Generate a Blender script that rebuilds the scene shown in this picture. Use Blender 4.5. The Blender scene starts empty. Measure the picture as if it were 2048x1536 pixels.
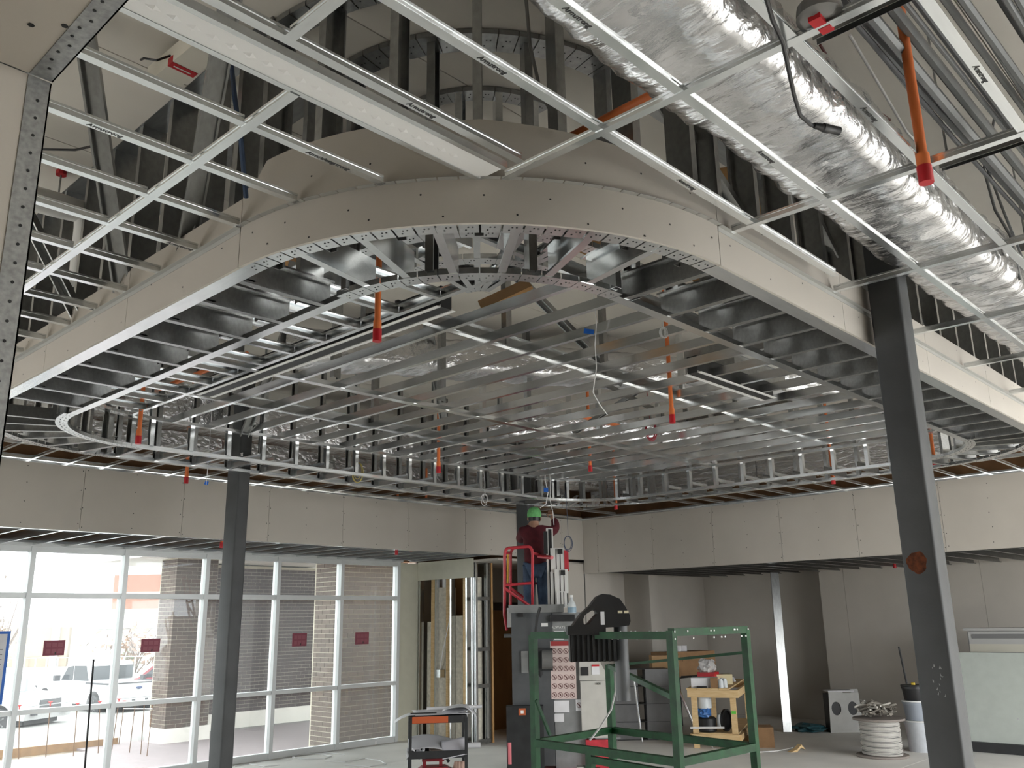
import bpy, bmesh, math, random
from mathutils import Vector, Matrix
from mathutils.geometry import tessellate_polygon
random.seed(7)
S = bpy.context.scene
COL = S.collection
# ---------------------------------------------------------------- camera
F = 1764.95; PITCH = math.radians(15.0003); ROLL = math.radians(0.9957); YAW = math.radians(43.1265); EYE = 2.0
fwd = Vector((math.cos(PITCH)*math.cos(YAW), math.cos(PITCH)*math.sin(YAW), math.sin(PITCH)))
r0 = Vector((math.sin(YAW), -math.cos(YAW), 0)); d0 = fwd.cross(r0)
right = math.cos(ROLL)*r0 + math.sin(ROLL)*d0
down = -math.sin(ROLL)*r0 + math.cos(ROLL)*d0
cam = bpy.data.cameras.new('camera'); camo = bpy.data.objects.new('camera', cam); COL.objects.link(camo)
cam.sensor_width = 36; cam.lens = F/2048*36; cam.clip_start = .05; cam.clip_end = 500
mw = Matrix((right, -down, -fwd)).transposed().to_4x4(); mw.translation = (0, 0, EYE); camo.matrix_world = mw
S.camera = camo
# ---------------------------------------------------------------- world, exposure
S.view_settings.view_transform = 'Standard'; S.view_settings.look = 'None'; S.view_settings.gamma = 1
S.view_settings.use_curve_mapping = False
S.view_settings.exposure = 3.0
w = bpy.data.worlds.new('sky'); S.world = w; w.use_nodes = True
nt = w.node_tree; bg = nt.nodes['Background']; bg.inputs[0].default_value = (.96, .985, 1.0, 1); bg.inputs[1].default_value = 1.0
# overcast sky: brighter towards the zenith
tc_ = nt.nodes.new('ShaderNodeTexCoord'); sx_ = nt.nodes.new('ShaderNodeSeparateXYZ'); mr_ = nt.nodes.new('ShaderNodeMapRange'); nt.links.new(tc_.outputs['Generated'], sx_.inputs[0]); nt.links.new(sx_.outputs[2], mr_.inputs[0])
mr_.inputs[1].default_value = 0; mr_.inputs[2].default_value = 1; mr_.inputs[3].default_value = 1.0; mr_.inputs[4].default_value = 2.8; nt.links.new(mr_.outputs[0], bg.inputs[1])
S.cycles.use_denoising = True
S.cycles.max_bounces = 10; S.cycles.diffuse_bounces = 6; S.cycles.glossy_bounces = 5; S.cycles.transparent_max_bounces = 12
S.cycles.sample_clamp_indirect = 8
S.cycles.caustics_reflective = False; S.cycles.caustics_refractive = False
def portal(name, loc, rot, sx, sy):
    l = bpy.data.lights.new(name, 'AREA'); l.shape = 'RECTANGLE'; l.size = sx; l.size_y = sy; l.cycles.is_portal = True
    o = bpy.data.objects.new(name, l); COL.objects.link(o); o.location = loc; o.rotation_euler = rot
PI = math.pi
portal('window_portal', (3.7, 12.93, 1.53), (-PI/2, 0, 0), 13.8, 3.06)
portal('rear_portal', (11.1, -4.48, 2.2), (PI/2, 0, 0), 11.4, 4.4)
portal('side_portal', (-6.98, 9.7, 1.92), (0, -PI/2, 0), 3.84, 5.4)
# ---------------------------------------------------------------- pixel of the photograph -> point in the place
def ray(x, y): return right*((x-1024)/F) + down*((y-768)/F) + fwd
EYEV = Vector((0, 0, EYE))
def atz(x, y, z): d = ray(x, y); return EYEV + d*((z-EYE)/d.z)
def atx(x, y, X): d = ray(x, y); return EYEV + d*(X/d.x)
def aty(x, y, Y): d = ray(x, y); return EYEV + d*(Y/d.y)
def atd(x, y, D): return EYEV + ray(x, y)*D
FACE = YAW - PI/2        # rotation that turns local x to the viewer's right, local y away
# ---------------------------------------------------------------- materials
MATS = {}
def mat(name, col, rough=.6, metal=0, noise=0, nscale=8, bump=0, bscale=40, col2=None, alpha=1, emit=None, spec=None, stretch=None, detail=4):
    if name in MATS: return MATS[name]
    m = bpy.data.materials.new(name); m.use_nodes = True; MATS[name] = m
    t = m.node_tree; b = t.nodes['Principled BSDF']
    b.inputs['Base Color'].default_value = (*col, 1); b.inputs['Roughness'].default_value = rough; b.inputs['Metallic'].default_value = metal
    if spec is not None: b.inputs['Specular IOR Level'].default_value = spec
    tc = t.nodes.new('ShaderNodeTexCoord'); mp = t.nodes.new('ShaderNodeMapping'); t.links.new(tc.outputs['Object'], mp.inputs['Vector'])
    if stretch: mp.inputs['Scale'].default_value = stretch
    if noise or col2:
        n = t.nodes.new('ShaderNodeTexNoise'); n.inputs['Scale'].default_value = nscale; n.inputs['Detail'].default_value = detail
        t.links.new(mp.outputs[0], n.inputs['Vector'])
        r = t.nodes.new('ShaderNodeValToRGB'); t.links.new(n.outputs['Fac'], r.inputs[0])
        c2 = col2 or tuple(min(1, c*(1+noise)) for c in col); c1 = col if col2 else tuple(c*(1-noise) for c in col)
        r.color_ramp.elements[0].position = .3; r.color_ramp.elements[1].position = .7
        r.color_ramp.elements[0].color = (*c1, 1); r.color_ramp.elements[1].color = (*c2, 1)
        t.links.new(r.outputs[0], b.inputs['Base Color'])
    if bump:
        n2 = t.nodes.new('ShaderNodeTexNoise'); n2.inputs['Scale'].default_value = bscale; n2.inputs['Detail'].default_value = 5
        t.links.new(mp.outputs[0], n2.inputs['Vector'])
        bp = t.nodes.new('ShaderNodeBump'); bp.inputs['Strength'].default_value = bump; bp.inputs['Distance'].default_value = .02
        t.links.new(n2.outputs['Fac'], bp.inputs['Height']); t.links.new(bp.outputs[0], b.inputs['Normal'])
    if emit: b.inputs['Emission Color'].default_value = (*emit[0], 1); b.inputs['Emission Strength'].default_value = emit[1]
    return m
GALV = mat('galvanised_steel', (.32, .325, .32), .28, .95, noise=.12, nscale=30)
GALVB = mat('bright_galvanised_steel', (.74, .76, .77), .2, .97, noise=.06, nscale=40)
TEE = mat('grid_tee_steel', (.80, .83, .84), .17, .9, noise=.04, nscale=60)
DRY = mat('drywall_paper', (.50, .468, .42), .9, noise=.03, nscale=2.5, bump=.05, bscale=300)
DRYG = mat('drywall_green_tint', (.62, .61, .50), .9, noise=.03)
DECK = mat('roof_deck_paint', (.72, .685, .62), .85, noise=.07, nscale=1.3)
COLUMN = mat('primed_steel', (.048, .051, .053), .6, .0, noise=.25, nscale=3, bump=.05, bscale=80)
CONC = mat('concrete_slab', (.80, .78, .74), .6, noise=.08, nscale=1.2, bump=.1, bscale=25)
ALU = mat('window_aluminium', (.62, .64, .64), .45, .35)
BLACK = mat('black_plastic', (.012, .012, .013), .45, noise=.3)
BLACKM = mat('black_metal', (.02, .021, .022), .5, .2, noise=.3)
ORANGE = mat('orange_pipe', (.78, .20, .055), .45)
RED = mat('red_cap', (.50, .012, .02), .4)
LIFTRED = mat('red_paint', (.47, .035, .05), .35, noise=.2, nscale=9)
GREEN = mat('green_paint', (.004, .050, .014), .45, spec=.25, noise=.35, nscale=14)
WHITE = mat('white_paint', (.78, .78, .77), .4)
PAPER = mat('paper', (.72, .72, .74), .9, noise=.05)
WOOD = mat('pine_lumber', (.62, .42, .20), .7, col2=(.75, .56, .31), nscale=6, stretch=(1, 1, 8))
PLY = mat('plywood', (.35, .19, .07), .7, col2=(.50, .29, .12), nscale=3, stretch=(1, 1, .25))
KRAFT = mat('brown_sheathing', (.17, .085, .035), .8, noise=.3, nscale=3)
CARD = mat('cardboard', (.27, .155, .075), .85, noise=.1)
CARDG = mat('printed_carton', (.17, .17, .17), .85, noise=.08)
INSUL = mat('insulation_batt', (.70, .66, .55), .95, noise=.15, nscale=18, bump=.9, bscale=22)
SCREW = mat('screw_head', (.012, .012, .012), .6)
FOIL = mat('foil_wrap', (.70, .70, .71), .24, 1, bump=1.0, bscale=16, noise=.15, nscale=4, stretch=(1, .3, 1))
CONDUIT = mat('conduit_steel', (.16, .165, .165), .5, .6, noise=.1)
CABLE = mat('grey_cable', (.45, .45, .44), .6)
WCABLE = mat('white_cable', (.72, .72, .72), .5)
BLUE = mat('blue_tape', (.015, .13, .55), .5)
def glassmat():
    m = bpy.data.materials.new('window_glass'); m.use_nodes = True; t = m.node_tree; t.nodes.clear()
    o = t.nodes.new('ShaderNodeOutputMaterial'); tr = t.nodes.new('ShaderNodeBsdfTransparent'); tr.inputs[0].default_value = (.66, .68, .67, 1)
    gl = t.nodes.new('ShaderNodeBsdfGlossy'); gl.inputs['Roughness'].default_value = .02; gl.inputs[0].default_value = (.9, .95, 1, 1)
    tl = t.nodes.new('ShaderNodeBsdfTranslucent'); tl.inputs[0].default_value = (.85, .88, .9, 1)
    fr = t.nodes.new('ShaderNodeFresnel'); fr.inputs[0].default_value = 1.35
    mx = t.nodes.new('ShaderNodeMixShader'); mx2 = t.nodes.new('ShaderNodeMixShader'); mx.inputs[0].default_value = .018
    t.links.new(tr.outputs[0], mx.inputs[1]); t.links.new(tl.outputs[0], mx.inputs[2])
    t.links.new(fr.outputs[0], mx2.inputs[0]); t.links.new(mx.outputs[0], mx2.inputs[1]); t.links.new(gl.outputs[0], mx2.inputs[2])
    t.links.new(mx2.outputs[0], o.inputs[0]); return m
GLASS = glassmat()
# ---------------------------------------------------------------- mesh helpers
class MB:
    def __init__(s): s.v = []; s.f = []
    def add(s, vs, fs):
        n = len(s.v); s.v += [tuple(v) for v in vs]; s.f += [tuple(n+i for i in f) for f in fs]; return s
    def box(s, a, b, M=None):
        x0, y0, z0 = a; x1, y1, z1 = b
        vs = [Vector(p) for p in ((x0,y0,z0),(x1,y0,z0),(x1,y1,z0),(x0,y1,z0),(x0,y0,z1),(x1,y0,z1),(x1,y1,z1),(x0,y1,z1))]
        if M: vs = [M @ v for v in vs]
        return s.add(vs, [(0,3,2,1),(4,5,6,7),(0,1,5,4),(1,2,6,5),(2,3,7,6),(3,0,4,7)])
    def bar(s, p, q, wx, wy, up=Vector((0,0,1))):
        p = Vector(p); q = Vector(q); z = (q-p).normalized()
        if abs(z.dot(up)) > .99: up = Vector((1, 0, 0))
        x = up.cross(z).normalized(); y = z.cross(x)
        M = Matrix((x, y, z)).transposed().to_4x4(); M.translation = p
        return s.box((-wx/2, -wy/2, 0), (wx/2, wy/2, (q-p).length), M)
    def tube(s, pts, r, n=8, caps=True):
        pts = [Vector(p) for p in pts]; rings = []
        R = r if isinstance(r, (list, tuple)) else [r]*len(pts)
        px = None
        for i, p in enumerate(pts):
            t = (pts[min(i+1, len(pts)-1)] - pts[max(i-1, 0)]).normalized()
            if px is None: px = t.orthogonal().normalized()
            else:
                px = (px - t*px.dot(t));  px = px.normalized() if px.length > 1e-6 else t.orthogonal().normalized()
            py = t.cross(px)
            rings.append([p + (px*math.cos(2*PI*k/n) + py*math.sin(2*PI*k/n))*R[i] for k in range(n)])
        vs = [v for rg in rings for v in rg]; fs = []
        for i in range(len(pts)-1):
            for k in range(n): fs.append((i*n+k, i*n+(k+1) % n, (i+1)*n+(k+1) % n, (i+1)*n+k))
        if caps: fs += [tuple(range(n-1, -1, -1)), tuple((len(pts)-1)*n+k for k in range(n))]
        return s.add(vs, fs)
    def lathe(s, prof, n=20, M=None):
        vs = []; fs = []
        for r, z in prof:
            for k in range(n): vs.append(Vector((r*math.cos(2*PI*k/n), r*math.sin(2*PI*k/n), z)))
        for i in range(len(prof)-1):
            for k in range(n): fs.append((i*n+k, i*n+(k+1) % n, (i+1)*n+(k+1) % n, (i+1)*n+k))
        fs += [tuple(range(n-1, -1, -1)), tuple((len(prof)-1)*n+k for k in range(n))]
        if M: vs = [M @ v for v in vs]
        return s.add(vs, fs)
    def prism(s, poly, d0, d1, M=None, holes=()):
        """poly in local (x, z), extruded along y from d0 to d1"""
        loops = [list(poly)] + [list(h) for h in holes]
        flat = [p for l in loops for p in l]; n = len(flat)
        tris = tessellate_polygon([[Vector((p[0], p[1], 0)) for p in l] for l in loops])
        vs = [Vector((p[0], d0, p[1])) for p in flat] + [Vector((p[0], d1, p[1])) for p in flat]
        if M: vs = [M @ v for v in vs]
        fs = [tuple(t) for t in tris] + [tuple(n+i for i in reversed(t)) for t in tris]
        b = 0
        for l in loops:
            k = len(l)
            for i in range(k): fs.append((b+i, b+(i+1) % k, n+b+(i+1) % k, n+b+i))
            b += k
        return s.add(vs, fs)
    def ball(s, c, r, n=10, m=6, sc=(1, 1, 1)):
        prof = [(math.sin(PI*i/m)*r + 1e-4, -math.cos(PI*i/m)*r) for i in range(m+1)]
        M = Matrix.Translation(c) @ Matrix.Diagonal((*sc, 1)); return s.lathe(prof, n, M)
    def mesh(s, name, m=None, smooth=False):
        me = bpy.data.meshes.new(name); me.from_pydata(s.v, [], s.f); me.update()
        bm = bmesh.new(); bm.from_mesh(me); bmesh.ops.recalc_face_normals(bm, faces=bm.faces); bm.to_mesh(me); bm.free()
        if m: me.materials.append(m)
        if smooth:
            for p in me.polygons: p.use_smooth = True
            try: me.set_sharp_from_angle(angle=.7)
            except Exception: pass
        return me
    def build(s, name, m, parent=None, smooth=False, **tags):
        return link(name, s.mesh(name, m, smooth), parent, **tags)
def link(name, me, parent=None, matrix=None, **tags):
    o = bpy.data.objects.new(name, me); COL.objects.link(o)
    if parent: o.parent = parent
    if matrix is not None: o.matrix_local = matrix
    for k, v in tags.items(): o[k] = v
    return o
def thing(name, label, cat, loc=(0, 0, 0), rz=0, group=None, kind=None):
    o = bpy.data.objects.new(name, None); COL.objects.link(o); o.location = loc; o.rotation_euler = (0, 0, rz); o.empty_display_size = .1
    if label: o['label'] = label
    if cat: o['category'] = cat
    if group: o['group'] = group
    if kind: o['kind'] = kind
    return o
def tag(o, label, cat, group=None):
    o['label'] = label; o['category'] = cat
    if group: o['group'] = group
    return o
def boxmesh(name, a, b, m): return MB().box(a, b).mesh(name, m)
_prof = {}
def profile(kind, w, fl, m):
    """unit-length rolled section along z, web along x, flanges towards +y"""
    key = (kind, round(w, 4), round(fl, 4), m.name)
    if key in _prof: return _prof[key]
    t = .0022; h = w/2; lip = min(.011, fl*.4)
    if kind == 'c': P = [(-h,0),(h,0),(h,fl),(h-lip,fl),(h-lip,fl-t),(h-t,fl-t),(h-t,t),(-h+t,t),(-h+t,fl-t),(-h+lip,fl-t),(-h+lip,fl),(-h,fl)]
    elif kind == 'u': P = [(-h,0),(h,0),(h,fl),(h-t,fl),(h-t,t),(-h+t,t),(-h+t,fl),(-h,fl)]
    elif kind == 'hat': P = [(-h,0),(-h*.55,0),(-h*.4,fl),(h*.4,fl),(h*.55,0),(h,0),(h,t),(h*.6,t),(h*.45,fl+t),(-h*.45,fl+t),(-h*.6,t),(-h,t)]
    elif kind == 'tee':   # flange plate, stem, top bulb; x = across the flange, y = up
        f = w/2; P = [(-f,0),(f,0),(f,.003),(.0012,.003),(.0012,fl-.010),(.004,fl-.010),(.004,fl),(-.004,fl),(-.004,fl-.010),(-.0012,fl-.010),(-.0012,.003),(-f,.003)]
    elif kind == 'l': P = [(0,0),(w,0),(w,t),(t,t),(t,fl),(0,fl)]
    b = MB(); n = len(P)
    tris = tessellate_polygon([[Vector((p[0], p[1], 0)) for p in P]])
    vs = [(p[0], p[1], 0) for p in P] + [(p[0], p[1], 1) for p in P]
    fs = [tuple(q) for q in tris] + [tuple(n+i for i in reversed(q)) for q in tris] + [(i, (i+1) % n, n+(i+1) % n, n+i) for i in range(n)]
    b.add(vs, fs); _prof[key] = b.mesh(kind+'_section', m); return _prof[key]
def member(name, parent, p, q, xdir, kind='c', w=.092, fl=.035, m=None, flip=False, **tags):
    p = Vector(p); q = Vector(q); z = q-p; L = z.length; z = z/L
    x = Vector(xdir); x = (x - z*x.dot(z)).normalized(); y = z.cross(x)
    if flip: x = -x; y = -y
    M = Matrix((x, y, z*L)).transposed().to_4x4(); M.translation = p
    return link(name, profile(kind, w, fl, m or GALV), parent, M, **tags)
X, Y, Z = Vector((1,0,0)), Vector((0,1,0)), Vector((0,0,1))
_txt = {}
def text(txt, size, m, parent, M, shear=0, name='lettering'):
    key = (txt, size, shear, m.name)
    if key not in _txt:
        c = bpy.data.curves.new('text', 'FONT'); c.body = txt; c.size = size; c.shear = shear; c.align_x = 'CENTER'; c.align_y = 'CENTER'; c.resolution_u = 2; c.extrude = .0004
        o = bpy.data.objects.new('text', c); COL.objects.link(o); dg = bpy.context.evaluated_depsgraph_get()
        me = bpy.data.meshes.new_from_object(o.evaluated_get(dg)); bpy.data.objects.remove(o); me.materials.clear(); me.materials.append(m); _txt[key] = me
    return link(name, _txt[key], parent, M)
def frame(o, x, y):
    """matrix with the given x and y axes"""
    x = Vector(x).normalized(); z = x.cross(Vector(y)).normalized(); y = z.cross(x)
    M = Matrix((x, y, z)).transposed().to_4x4(); M.translation = Vector(o); return M
def copy_tree(o, parent=None):
    c = o.copy(); COL.objects.link(c); c.parent = parent
    for ch in list(o.children): copy_tree(ch, c)
    return c
# ================================================================ THE SETTING
ZD = 4.97; ZA = 3.83; ZC = 3.63; ZR = 3.90; ZL = 3.07; ZQ = 2.82
YW = 12.82; YS = 10.57; XR = 13.17
def struct(name, mb, m, parent=None, label=None):
    o = mb.build(name, m, parent)
    if not parent: o['kind'] = 'structure'
    if label: o['label'] = label
    return o
fl = thing('floor', 'pale dusty concrete floor slab of the unfinished hall', None, kind='structure')
for i, (xa, xb) in enumerate(((-7, -1), (-1, 5), (5, 11), (11, 18.4))):
    for (ya, yb) in ((-7, -1), (-1, 5), (5, 11), (11, 12.95)):
        MB().box((xa+.004, ya+.004, -.15), (xb-.004, yb-.004, 0)).build('slab', CONC, fl)
MB().box((-7, -7, -.2), (18.4, 12.95, -.012)).build('joint_filler', mat('saw_cut', (.16, .15, .14), .9), fl)
ce = thing('ceiling', 'cream painted roof deck above the framing', None, kind='structure')
for i in range(16):
    y0 = -4.7 + i*1.13
    MB().box((-7, y0, ZD), (18.4, y0+1.122, ZD+.2)).build('deck_panel', DECK, ce)
# roof slab over everything so that no daylight leaks
MB().box((-7.2, -4.75, ZD+.2), (18.6, 13.4, ZD+.4)).build('roof_slab', DECK, ce)
# walls
def wall(name, a, b, m=DRY, label=None): return struct(name, MB().box(a, b), m, label=label)
wall('wall_front_upper', (-7.2, 12.9, ZL+.02), (18.6, 13.15, ZD+.2), KRAFT, 'brown sheathing of the front wall above the window head')
wall('wall_rear_header', (-7.2, -4.7, 4.4), (18.6, -4.5, ZD+.2))
wall('wall_side_header', (-7.2, -7, 3.85), (-7, 12.9, ZD+.2))
for i, x in enumerate((9.2, 13.0)): wall('wall_rear_pier_%d' % (i+1), (x, -4.7, 0), (x+.4, -4.5, 4.4))
wall('wall_rear_end', (16.8, -4.7, 0), (18.6, -4.5, 4.4)); wall('wall_rear', (-7.2, -4.7, 0), (5.4, -4.5, 4.4)); wall('wall_side', (-7.2, -7, 0), (-7, 7, 3.85)); wall('wall_right_end', (18.3, -7, 0), (18.5, 13.15, ZD))
# --- bulkhead over the window bay (drywall sheets side by side)
def sheets(parent, plane, c, t, u0, u1, z0, z1, first, step=1.219, m=DRY):
    """drywall sheets on the plane axis=c, thickness t going away, running along u"""
    e = [u0]; u = first
    while u < u1-.05:
        if u > u0+.05: e.append(u)
        u += step
    e.append(u1)
    for a, b in zip(e[:-1], e[1:]):
        g = .0022
        if plane == 'y': MB().box((a+g, c, z0), (b-g, c+t, z1)).build('drywall_sheet', m, parent)
        else: MB().box((c, a+g, z0), (c+t, b-g, z1)).build('drywall_sheet', m, parent)
def screws(parent, pts, nrm, r=.0065):
    b = MB(); n = Vector(nrm).normalized(); a = n.orthogonal().normalized(); c = n.cross(a)
    for p in pts:
        p = Vector(p)+n*.0015; b.add([p+(a*math.cos(k*PI/3)+c*math.sin(k*PI/3))*r for k in range(6)], [(0,1,2,3,4,5)])
    return b.build('screw_heads', SCREW, parent, kind='stuff')
wf = thing('wall_front', 'grey drywall bulkhead hanging above the window bay', None, kind='structure')
s0 = aty(165, 1000, YS).x
sheets(wf, 'y', YS, .016, -2, XR, ZL, 3.86, s0-1.219*5)
MB().box((-2, YS+.02, ZL+.002), (XR, YS+.09, 3.88)).build('backing_frame', GALV, wf)
pts = []
for k in range(-4, 9):
    for dx in (-.02, .02, .6):
        for j in range(4):
            x = s0+1.219*k+dx
            if x < XR-.05: pts.append((x+random.uniform(-.01, .01), YS, ZL+.06+j*.21+random.uniform(-.03, .03)))
screws(wf, pts, (0, -1, 0))
wr = thing('wall_right', 'pale drywall bulkhead along the right side of the hall', None, kind='structure')
s1 = atx(1195, 1090, XR).y
sheets(wr, 'x', XR, .016, -7, YS, ZQ, 3.83, s1-1.219*15+.0)
MB().box((XR+.02, -7, ZQ+.002), (XR+.09, YS, 3.86)).build('backing_frame', GALV, wr)
pts = []
for k in range(-9, 1):
    for dx in (-.02, .02, .6):
        for j in range(5): pts.append((XR, s1+1.219*k+dx+random.uniform(-.02, .02), ZQ+.06+j*.21+random.uniform(-.03, .03)))
screws(wr, [p for p in pts if p[1] < YS-.05], (-1, 0, 0))
# wall angle on both bulkheads at grid height
tr = thing('trim_1', 'galvanised wall angle along the bulkhead tops', None, kind='structure')
member('wall_angle', tr, (-2, YS, ZA), (XR, YS, ZA), (0, -1, 0), 'l', .03, .03, TEE)
member('wall_angle', tr, (XR, YS, ZA), (XR, -6, ZA), (-1, 0, 0), 'l', .03, .03, TEE)
# --- rust-brown beams and foil faced insulation above the bulkheads
bm1 = thing('steel_beam', 'rust brown steel beam above the window side bulkhead', 'beam')
def ibeam(par, p, q, h, wd, m):
    p = Vector(p); q = Vector(q); side = (q-p).normalized().cross(Z)
    MB().bar(p, q, .012, h).build('web', m, par)
    for s in (-1, 1): MB().bar(p+Z*s*h/2, q+Z*s*h/2, wd, .014).build('flange', m, par)
ibeam(bm1, (0, 11.05, 4.03), (XR+.6, 11.05, 4.03), .36, .2, KRAFT)
bm2 = thing('steel_beam', 'rust brown steel beam above the right bulkhead', 'beam')
ibeam(bm2, (XR+.5, 11, 4.03), (XR+.5, -3, 4.03), .36, .2, KRAFT)
ins = thing('wall_insulation', 'foil faced insulation blanket on the wall above the brown beams', 'insulation')
for k in range(12):
    x = -1+k*1.22; MB().box((x, 11.30+.01*(k % 2), 4.10), (x+1.21, 11.36, ZD-.01)).build('foil_sheet', FOIL, ins)
for k in range(9):
    y = 0+k*1.22; MB().box((XR+.8+.01*(k % 2), y, 4.10), (XR+.86, y+1.21, ZD-.01)).build('foil_sheet', FOIL, ins)
# --- lower right walls under the bulkhead, with the alcove
wall('wall_back', (11.9, YS+.02, 0), (13.97, YS+.16, 3.0), DRY)
wall('wall_back_recess', (13.98, 11.25, 0), (17.7, 11.4, 3.0))
wall('wall_back_return', (13.84, YS+.16, 0), (13.97, 11.25, 3.0))
wall('wall_back_pier', (15.32, 10.62, 0), (15.64, 11.25, 3.0))
wall('wall_back_end', (15.645, 10.8, 0), (17.7, 11.249, 3.0))
wall('wall_right_far', (17.7, 7.8, 0), (17.85, 11.4, 3.0)); wall('wall_front_right', (11.06, 12.9, 0), (18.5, 13.15, ZL+.02))
wrl = thing('wall_right_lower', 'drywall wall at the back of the right hand bay', None, kind='structure')
sheets(wrl, 'x', 16.95, .016, -7, 7.75, 0, 3.0, -6.6+.45)
MB().box((16.97, -7, 0), (17.1, 7.748, 3.0)).build('backing_frame', GALV, wrl)
wall('wall_right_jog', (17.1, 7.6, 0), (17.7, 7.75, 3.0))
member('corner_bead', wf, (XR+.0, YS+.012, 0), (XR+.0, YS+.012, ZQ), (1, 0, 0), 'l', .03, .03, GALVB)
# --- window wall: frame members and one pane per light
win = thing('window_1', 'aluminium storefront window looking on to the car park', None, kind='structure')
mulx = [10.52-1.246*k for k in range(12)]
rails = [(0.0, .09), (.94, 1.0), (2.39, 2.46), (2.99, 3.07)]
for k, x in enumerate(mulx):
    MB().box((x-.032, YW-.075, 0), (x+.032, YW+.065, 3.06)).build('mullion', ALU, win)
for a, b in zip(mulx[1:], mulx[:-1]):
    for z0, z1 in rails: MB().box((a+.032, YW-.06, z0), (b-.032, YW+.06, z1)).build('rail', ALU, win)
    for (z0, z1) in ((.09, .94), (1.0, 2.39), (2.46, 2.99)):
        MB().box((a+.03, YW-.004, z0-.005), (b-.03, YW+.004, z1+.005)).build('glass_pane', GLASS, win)
MB().box((mulx[-1]-.1, YW-.09, 3.0601), (10.6, YW+.08, 3.10)).build('head_flashing', ALU, win)
wall('wall_window_end', (10.56, YW-.04, 0), (11.06, YW+.12, 3.05), DRYG, 'cream drywall strip beside the window end')
wall('wall_front_left', (-7.2, YW, 0), (mulx[-1]-.04, YW+.3, 3.1))
# --- low ceiling framing above the window bay
lc = thing('window_bay_ceiling_frame', 'metal joists of the low ceiling over the window bay', 'ceiling frame')
member('track', lc, (-2, YS+.05, ZL), (XR, YS+.05, ZL), Y, 'u', .092, .032, GALVB)
member('track', lc, (-2, YW-.10, ZL+.03), (11.0, YW-.10, ZL+.03), Y, 'u', .07, .032, GALVB)
k = 0; x = 1.0
while x < 10.9:
    member('joist', lc, (x, YS+.1, ZL+.046), (x, YW-.1, ZL+.046), Z, 'c', .092, .035, GALVB); x += .406
member('cross_channel', lc, (1, 11.7, ZL+.11), (10.8, 11.7, ZL+.11), Z, 'u', .038, .013, GALV)
rc = thing('right_bay_ceiling_frame', 'metal joists of the low ceiling under the right bulkhead', 'ceiling frame')
member('track', rc, (XR+.05, -3, ZQ), (XR+.05, YS, ZQ), X, 'u', .092, .032, GALV, flip=True)
y = -2.0
while y < 10.5:
    member('joist', rc, (XR+.1, y, ZQ+.046), (16.94, y, ZQ+.046), Z, 'c', .092, .035, GALV); y += .406
member('cross_channel', rc, (14.6, -2, ZQ+.12), (14.6, 10.4, ZQ+.12), Z, 'u', .038, .013, GALV)
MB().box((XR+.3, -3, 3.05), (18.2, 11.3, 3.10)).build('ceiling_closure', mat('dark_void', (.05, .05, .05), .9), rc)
# --- near corner of the bulkhead beside the camera
c0 = atz(100, 165, 3.05)
nb = thing('wall_left', 'drywall opening corner with perforated metal bead close to the camera', None, kind='structure')
hx, hy = c0.x, c0.y
MB().box((-3, hy, 0), (hx, hy+.016, 3.05)).build('jamb_sheet', DRY, nb)
MB().box((-3, hy-2.6, 3.05), (hx, hy-.004, 3.066)).build('head_sheet', DRY, nb)
MB().box((-3, hy+.016, 0), (hx-.03, hy+.12, 3.05)).build('jamb_frame', GALV, nb)
MB().box((-3, hy-2.6, 3.066), (hx-.012, hy+.12, 3.25)).build('head_frame', GALV, nb)
BEAD = mat('corner_bead_metal', (.36, .37, .37), .45, .7, noise=.2, nscale=90)
MB().box((hx-.040, hy-.0016, 0), (hx+.003, hy+.003, 3.048)).box((hx, hy-.0016, 0), (hx+.003, hy+.03, 3.048)).build('corner_bead', BEAD, nb)
MB().box((hx-.040, hy-2.6, 3.0485), (hx+.003, hy-.006, 3.052)).box((hx, hy-2.6, 3.0485), (hx+.003, hy-.006, 3.08)).build('corner_bead', BEAD, nb)
hb = MB()
for k in range(34):
    z = 3.0-k*.038; hb.tube([(hx-.018, hy-.0026, z), (hx-.018, hy-.0016, z)], .0032, 6)
    yy = hy-.05-k*.033; hb.tube([(hx-.027+.008*((k*7) % 3 == 0), yy, 3.0475), (hx-.027+.008*((k*7) % 3 == 0), yy, 3.0484)], .0034, 6)
for p in ((hx-.09, hy-.16), (hx-.052, hy-.33), (hx-.047, hy-.2)): hb.tube([(p[0], p[1], 3.0485), (p[0], p[1], 3.0499)], .006, 6)
MB().box((-1.6, hy-6.1, 0), (-1.45, hy-.006, 3.05)).build('jamb_shade_wall', DRY, nb)  # unseen wall added left of the camera to shade the jamb
hb.build('bead_fixings', SCREW, nb, kind='stuff')
# --- columns
def column(x0, y0, wx, wy, label, rust=None):
    t = thing('steel_column', label, 'column', (x0+wx/2, y0+wy/2, 0), group=None)
    b = MB(); r = .018; P = []
    for cx, cy, a in ((wx/2-r, wy/2-r, 0), (-wx/2+r, wy/2-r, PI/2), (-wx/2+r, -wy/2+r, PI), (wx/2-r, -wy/2+r, 1.5*PI)):
        for i in range(4): P.append((cx+r*math.cos(a+i*PI/6), cy+r*math.sin(a+i*PI/6)))
    n = len(P); b.add([(p[0], p[1], 0) for p in P]+[(p[0], p[1], ZD) for p in P], [(i, (i+1) % n, n+(i+1) % n, n+i) for i in range(n)]+[tuple(range(n-1, -1, -1)), tuple(range(n, 2*n))])
    b.build('shaft', COLUMN, t, smooth=True)
    MB().box((-wx/2-.06, -wy/2-.06, 0), (wx/2+.06, wy/2+.06, .018)).build('base_plate', COLUMN, t)
    return t
cA = column(5.03, 8.92, .15, .25, 'dark steel column in front of the storefront window')
cB = column(5.30, 1.725, .172, .19, 'big dark steel column at right with a round rust spot')
cC = column(9.93, 9.02, .16, .25, 'grey steel column behind the worker on the lift')
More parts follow.
